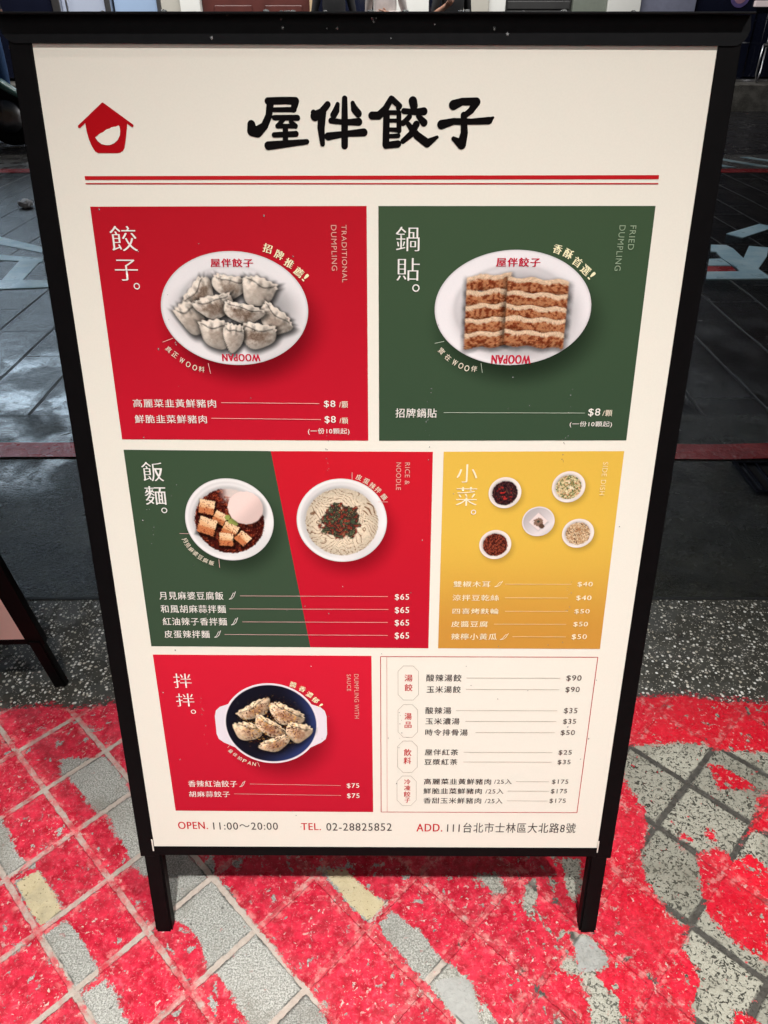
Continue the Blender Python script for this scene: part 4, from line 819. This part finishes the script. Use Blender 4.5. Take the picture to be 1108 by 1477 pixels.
part('post', ggreen, 2.53, 2.98, .31, 3.30, -.01, .3); part('pillar', white_m, 2.985, 3.42, .31, 3.30, -.06, .4); part('panel', bluegrey, 3.43, 4.18, .34, 3.0, .02, .12)
w = part('window', navy_m, 4.20, 5.05, .34, 3.0, .08, .12)
bm = BM(); 
def disc(r, y, z0): return lathe(bm, [(r, 0), (r, .004)], 40, Matrix.Translation((4.78, y, z0)) @ Matrix.Rotation(R(90), 4, 'X'))
disc(.13, .078, 1.30); obj('emblem', bm, mat('purple_print', (.12, .09, .26), .5, vary=.5, scale=18), w)
bm = BM(); disc(.085, .0735, 1.30); obj('emblem_ring', bm, mat('pink_print', (.42, .22, .30), .5, vary=.4, scale=26), w)
part('window', navy_m, 5.06, 9.0, .36, 3.0, .10, .16); part('pillar', wall_m, 9.0, 14, .31, 3.3, 0, .6)
bm = BM(); box(bm, 4.3, 9.0, -.03, .045, .312, .345, .004); obj('sill', bm, steel2, b)
bm = BM(); box(bm, 4.98, 6.2, .03, .095, 1.18, 1.25, .01); obj('shelf', bm, mat('glowing_pink_shelf', (.62, .50, .50), .4, emit=(1, .85, .85), power=.25), b)  # faint glow put into the shelf's material, no lamp there
litw = mat('lit_room_window', (.4, .4, .38), .3, emit=(.80, .86, .92), power=.9, scale=2)
for i in range(10):
    for z in (5.0, 6.9): w = part('window', litw if i in (1, 2) and z < 6 else navy_m, -12.6+i*2.6, -11.2+i*2.6, z, z+1.2, -.125, -.102, .004); part('frame', ggreen, -12.65+i*2.6, -11.15+i*2.6, z-.08, z-.005, -.17, -.102, .004, w)
# lit sign boxes on that row: their light is what the wet road mirrors
def lightbox(x0, x1, z0, z1, col, power, label, y=Y0-.45, cat='sign'):
    r = empty('lit_sign', ((x0+x1)/2, y, z0), 0, label, cat, None); h = (x1-x0)/2; H = z1-z0
    bm = BM(); box(bm, -h, h, 0, .16, 0, H, .01); obj('case', bm, grey_m, r)
    bm = BM(); box(bm, -h+.03, h-.03, -.008, -.002, .03, H-.03); obj('face', bm, mat('lit_face', (.6, .6, .6), .4, emit=col, power=power, scale=2), r)
    for x in (-h*.7, h*.7): bm = BM(); box(bm, x-.03, x+.03, .16, .345, H*.4, H*.4+.06); obj('bracket', bm, grey_m, r)
    return r
lightbox(-7.3, -4.75, 3.75, 4.75, (.66, .84, 1.0), 13.0, 'wide cold white lit sign box high over the dark shop windows at left')
lightbox(-9.9, -7.7, 3.6, 4.4, (.72, .86, 1.0), 4.0, 'smaller cold white lit sign box left of the widest one')
lightbox(-6.7, -5.55, 6.15, 6.42, (1., .55, .16), 2.6, 'thin orange lit strip sign high above the widest lit sign')
lightbox(-6.0, -5.5, 6.75, 7.35, (.95, .98, 1.), 16., 'small upright bright white lit sign above the orange strip')
lightbox(5.6, 8.2, 3.5, 3.9, (1., .75, .55), .6, 'dim warm sign strip above the dark glass front at right')

# ---------------------------------------------------------------- chair by the dark glass, at right
c = empty('metal_chair', (5.35, 11.66, .31), R(-30), 'dark chair with bent grey metal tube sides in front of the dark glass', 'chair'); dk = mat('black_vinyl', (.012, .012, .014), .4)
bm = BM(); box(bm, -.21, .21, -.2, .2, .42, .46, .015); obj('seat', bm, dk, c); bm = BM(); box(bm, -.2, .2, .20, .23, .56, .84, .012); obj('backrest', bm, dk, c)
for s in (-1, 1):
    bm = BM(); tube(bm, [(s*.225, .215, .86), (s*.225, .215, .46), (s*.225, .19, .14), (s*.225, .12, .03), (s*.225, 0, .013), (s*.225, -.14, .03), (s*.225, -.2, .12), (s*.225, -.21, .44), (s*.225, -.1, .452), (s*.225, .2, .452)], .012); obj('tube_frame', bm, steel2, c)

# ---------------------------------------------------------------- scooter at the far left
sc = empty('scooter', (-4.30, 8.15, 0), 0, 'dark motor scooter parked on the far pavement, seen at the left edge', 'scooter')
body_m = mat('black_scooter_paint', (.010, .012, .014), .18, coat=.6); teal_glint_m = mat('teal_glint', (.16, .34, .30), .3, coat=.5); tyre_m = mat('tyre_rubber', (.012, .012, .012), .8)  # teal colour stands in for a bright reflection on the bodywork
def wheel(x):
    bm = BM(); n = 36; ring = [[Vector(((.205+.055*math.cos(q))*math.cos(a), .055*math.sin(q), (.205+.055*math.cos(q))*math.sin(a))) for q in np.linspace(0, 2*math.pi, 12, endpoint=False)] for a in np.linspace(0, 2*math.pi, n, endpoint=False)]
    vs = [[bm.verts.new(p + Vector((x, 0, .26))) for p in r] for r in ring]
    for i in range(n):
        for j in range(12): bm.faces.new((vs[i][j], vs[(i+1) % n][j], vs[(i+1) % n][(j+1) % 12], vs[i][(j+1) % 12])).smooth = True
    t = obj('wheel', bm, tyre_m, sc); bm = BM(); lathe(bm, [(.14, -.03), (.155, -.02), (.155, .02), (.14, .03), (.05, .045)], 28, Matrix.Translation((x, 0, .26)) @ Matrix.Rotation(R(90), 4, 'X')); obj('rim', bm, steel2, t)
wheel(.62); wheel(-.62)
def loft(name, secs, m, par):               # secs: x, half width, z0, z1
    bm = BM(); rs = [[bm.verts.new((x, w*math.cos(a)*abs(math.cos(a))**-.3, (z0+z1)/2+(z1-z0)/2*math.sin(a))) for a in np.linspace(.05, 2*math.pi+.05, 18, endpoint=False)] for x, w, z0, z1 in secs]
    for A, B in zip(rs, rs[1:]):
        for i in range(18): bm.faces.new((A[i], A[(i+1) % 18], B[(i+1) % 18], B[i])).smooth = True
    bm.faces.new(rs[0]); bm.faces.new(rs[-1]); return obj(name, bm, m, par)
loft('tail_body', [(-.92, .05, .62, .72), (-.75, .15, .42, .76), (-.45, .19, .36, .78), (-.12, .17, .32, .74), (.0, .12, .30, .5)], body_m, sc)
loft('seat', [(-.90, .08, .75, .80), (-.6, .15, .765, .85), (-.2, .15, .74, .83), (.02, .09, .70, .76)], dk, sc)
loft('floor_board', [(-.1, .16, .26, .36), (.2, .18, .26, .33), (.36, .18, .27, .36)], body_m, sc)
loft('front_shield', [(.30, .2, .3, .7), (.38, .23, .34, .98), (.46, .17, .42, 1.0), (.54, .08, .62, .96)], body_m, sc); loft('front_fender', [(.42, .07, .48, .56), (.62, .09, .5, .58), (.86, .05, .36, .42)], teal_glint_m, sc)
loft('side_panel', [(.40, .235, .58, .74), (.47, .18, .60, .78), (.53, .10, .64, .76)], teal_glint_m, sc)
bm = BM(); tube(bm, [(.40, 0, .95), (.36, 0, 1.06)], .03); tube(bm, [(.28, -.33, 1.04), (.36, -.16, 1.08), (.38, 0, 1.06), (.36, .16, 1.08), (.28, .33, 1.04)], .016); obj('handlebar', bm, body_m, sc)
bm = BM(); lathe(bm, [(.03, 0), (.075, .02), (.08, .06), (.05, .10)], 20, Matrix.Translation((.43, 0, 1.03)) @ Matrix.Rotation(R(80), 4, 'Y')); obj('headlight', bm, mat('lens', (.6, .62, .62), .1), sc)
for s in (-1, 1):
    bm = BM(); tube(bm, [(.32, s*.22, 1.06), (.30, s*.27, 1.22)], .006); box(bm, .28, .30, s*.27-.06, s*.27+.06, 1.2, 1.28, .009); obj('mirror', bm, body_m, sc)
for q in (.09, -.09): bm = BM(); tube(bm, [(.55, q, .30), (.50, q, .62), (.44, q*.8, .80)], .02); obj('fork', bm, steel2, sc)
bm = BM(); tube(bm, [(-.1, .12, .30), (-.16, .26, .01)], .012); obj('kick_stand', bm, steel2, sc)

# ---------------------------------------------------------------- people across the street
skin_m = mat('skin', (.42, .22, .15), .5, vary=.08); hair_m = mat('black_hair', (.012, .010, .010), .45, scale=200, vary=.5); shoe_m = mat('dark_shoe', (.02, .02, .022), .5); eye_m = mat('eye_dark', (.02, .015, .012), .2)
denim = mat('blue_denim', (.06, .15, .36), .8, vary=.3, scale=60, bump=.3); blackc = mat('black_cloth', (.012, .012, .014), .85, vary=.3, scale=40, bump=.3); whitec = mat('white_cloth', (.62, .56, .54), .8, vary=.12, scale=30, bump=.5); greyc = mat('grey_cloth', (.10, .10, .11), .85, vary=.2, scale=40, bump=.3)
def person(loc, rz, top, legs, label, elbows, hands, lean=0., h=1.0, sleeve='long'):
    J = {}; E = []; Rr = {}
    def j(n, p, r, par=None, lab='skin'):
        J[n] = Vector(p); Rr[n] = r
        if par: E.append((par, n, lab))
    j('pelvis', (0, 0, .93), .13); j('belly', (0, -.01, 1.06), .125, 'pelvis', 'top'); j('chest', (0, -.02-lean*.5, 1.24), .145, 'belly', 'top'); j('collar', (0, -lean, 1.38), .09, 'chest', 'top')
    j('neck', (0, -.01-lean, 1.45), .052, 'collar'); j('jaw', (0, -.03-lean, 1.53), .068, 'neck'); j('skull', (0, -.01-lean, 1.61), .088, 'jaw'); j('crown', (0, .0-lean, 1.68), .062, 'skull')
    for s, t in ((-1, 'L'), (1, 'R')):
        j('hip'+t, (s*.09, 0, .88), .105, 'pelvis', 'legs'); j('knee'+t, (s*.105, -.02, .48), .062, 'hip'+t, 'legs'); j('ankle'+t, (s*.11, .02, .09), .042, 'knee'+t, 'legs')
        j('ball'+t, (s*.12, -.10, .035), .034, 'ankle'+t, 'shoe'); j('toe'+t, (s*.125, -.16, .03), .026, 'ball'+t, 'shoe')
        j('shoulder'+t, (s*.185, -lean, 1.34), .062, 'collar', 'top'); e = elbows[t]; w = hands[t]
        j('elbow'+t, e, .044, 'shoulder'+t, 'top'); j('wrist'+t, w, .029, 'elbow'+t, 'top' if sleeve == 'long' else 'skin')
        d = (Vector(w)-Vector(e)).normalized(); side = d.cross(Vector((0, 1, .2))).normalized(); nrm = side.cross(d)
        j('palm'+t, Vector(w)+d*.065, .030, 'wrist'+t)
        for q in range(4):
            o = side*(q-1.5)*.021; ln = (.062, .072, .068, .052)[q]
            j(f'f{q}a'+t, Vector(w)+d*.095+o, .010, 'palm'+t); j(f'f{q}b'+t, Vector(w)+d*(.095+ln*.55)+o+nrm*.008, .009, f'f{q}a'+t); j(f'f{q}c'+t, Vector(w)+d*(.095+ln*.9)+o+nrm*.024, .0075, f'f{q}b'+t)
        j('tha'+t, Vector(w)+d*.05-side*.04+nrm*.01, .011, 'palm'+t); j('thb'+t, Vector(w)+d*.085-side*.052+nrm*.02, .009, 'tha'+t)
    names = list(J); idx = {n: i for i, n in enumerate(names)}
    me = bpy.data.meshes.new('person'); me.from_pydata([J[n] for n in names], [(idx[a], idx[b]) for a, b, _ in E], [])
    o = bpy.data.objects.new('person', me); COL.objects.link(o); sk = o.modifiers.new('skin', 'SKIN'); sk.use_smooth_shade = True; ss = o.modifiers.new('sub', 'SUBSURF'); ss.levels = 2
    for i, n in enumerate(names): me.skin_vertices[0].data[i].radius = (Rr[n]*(1.15 if n in ('chest', 'belly', 'pelvis') else 1), Rr[n]*(.8 if n in ('chest', 'belly', 'pelvis', 'collar') else 1)); me.skin_vertices[0].data[i].use_root = n == 'pelvis'
    ev = o.evaluated_get(bpy.context.evaluated_depsgraph_get()); m2 = bpy.data.meshes.new_from_object(ev); o.modifiers.clear(); bpy.data.objects.remove(o); bpy.data.meshes.remove(me)
    bm = BM(); bm.from_mesh(m2); bpy.data.meshes.remove(m2); labs = ['skin', 'top', 'legs', 'shoe']
    segs = [(J[a], J[b2], Rr[b2], labs.index(l)) for a, b2, l in E]
    for f in bm.faces:
        c = f.calc_center_median(); best = None
        for a, b2, r, l in segs:
            d = b2-a; t = max(0, min(1, (c-a).dot(d)/d.length_squared)); q = (c-a-d*t).length/ (r+.02)
            if best is None or q < best[0]: best = (q, l)
        f.material_index = best[1]; f.smooth = True
        if best[1] in (1, 2) and .84 < c.z < 1.15 and abs(c.x) < .2: f.material_index = 1 if c.z > .94 else 2
    hy = -lean
    t = bmesh.new(); bmesh.ops.create_icosphere(t, subdivisions=2, radius=.016); merge(bm, t, Matrix.Translation((0, -.125+hy, 1.575)) @ Matrix.Diagonal((.9, 1.2, 1.5, 1)))
    for s in (-1, 1): t = bmesh.new(); bmesh.ops.create_icosphere(t, subdivisions=2, radius=.022); merge(bm, t, Matrix.Translation((s*.088, .0+hy, 1.58)) @ Matrix.Diagonal((.5, 1, 1.5, 1)))
    me = bpy.data.meshes.new('person'); bm.to_mesh(me); bm.free(); p = link('person', me, [skin_m, top, legs, shoe_m]); p.location = loc; p.rotation_euler = (0, 0, rz); p.scale = (h, h, h); tag(p, label, 'person')
    bm = BM(); t = bmesh.new(); bmesh.ops.create_icosphere(t, subdivisions=3, radius=1.)
    bmesh.ops.delete(t, geom=[v for v in t.verts if (v.co.y < -.30 and v.co.z < .42) or v.co.z < -.55], context='VERTS')
    for v in t.verts: v.co *= 1 + .05*math.sin(v.co.x*17+v.co.y*11)
    merge(bm, t, Matrix.Translation((0, .005+hy, 1.625)) @ Matrix.Diagonal((.102, .112, .115, 1))); obj('hair', bm, hair_m, p, True)
    for s in (-1, 1): bm = BM(); t = bmesh.new(); bmesh.ops.create_icosphere(t, subdivisions=2, radius=.011); merge(bm, t, Matrix.Translation((s*.034, -.098+hy, 1.60))); obj('eye', bm, eye_m, p)
    bm = BM(); tube(bm, [(-.024, -.100+hy, 1.532), (0, -.106+hy, 1.530), (.024, -.100+hy, 1.532)], .005, 8); obj('mouth', bm, mat('lips', (.35, .12, .10), .5), p)
    return p
dn = dict(L=(-.25, .02, 1.08), R=(.25, .02, 1.08)); hn = dict(L=(-.27, -.06, .84), R=(.27, -.06, .84))
person((-.62, 11.02, 0), R(8), blackc, blackc, 'person in black clothes standing before the brown door across the street', dn, hn)
person((.02, 11.15, 0), R(-12), whitec, greyc, 'person in a white shirt with bent arms standing across the street', dict(L=(-.24, .05, 1.09), R=(.24, .04, 1.09)), dict(L=(-.05, -.17, 1.06), R=(.07, -.19, 1.10)), .03)
person((.83, 10.9, 0), R(25), blackc, blackc, 'person in black with one bare forearm raised, right of the white shirt', dict(L=(-.25, .0, 1.08), R=(.25, .02, 1.08)), dict(L=(-.22, -.20, 1.16), R=(.27, -.06, .84)), 0, 1., 'short')
person((-3.94, 8.55, 0), R(60), blackc, denim, 'person in blue jeans standing behind the dark scooter at far left', dn, hn, 0., 1.06, 'short')
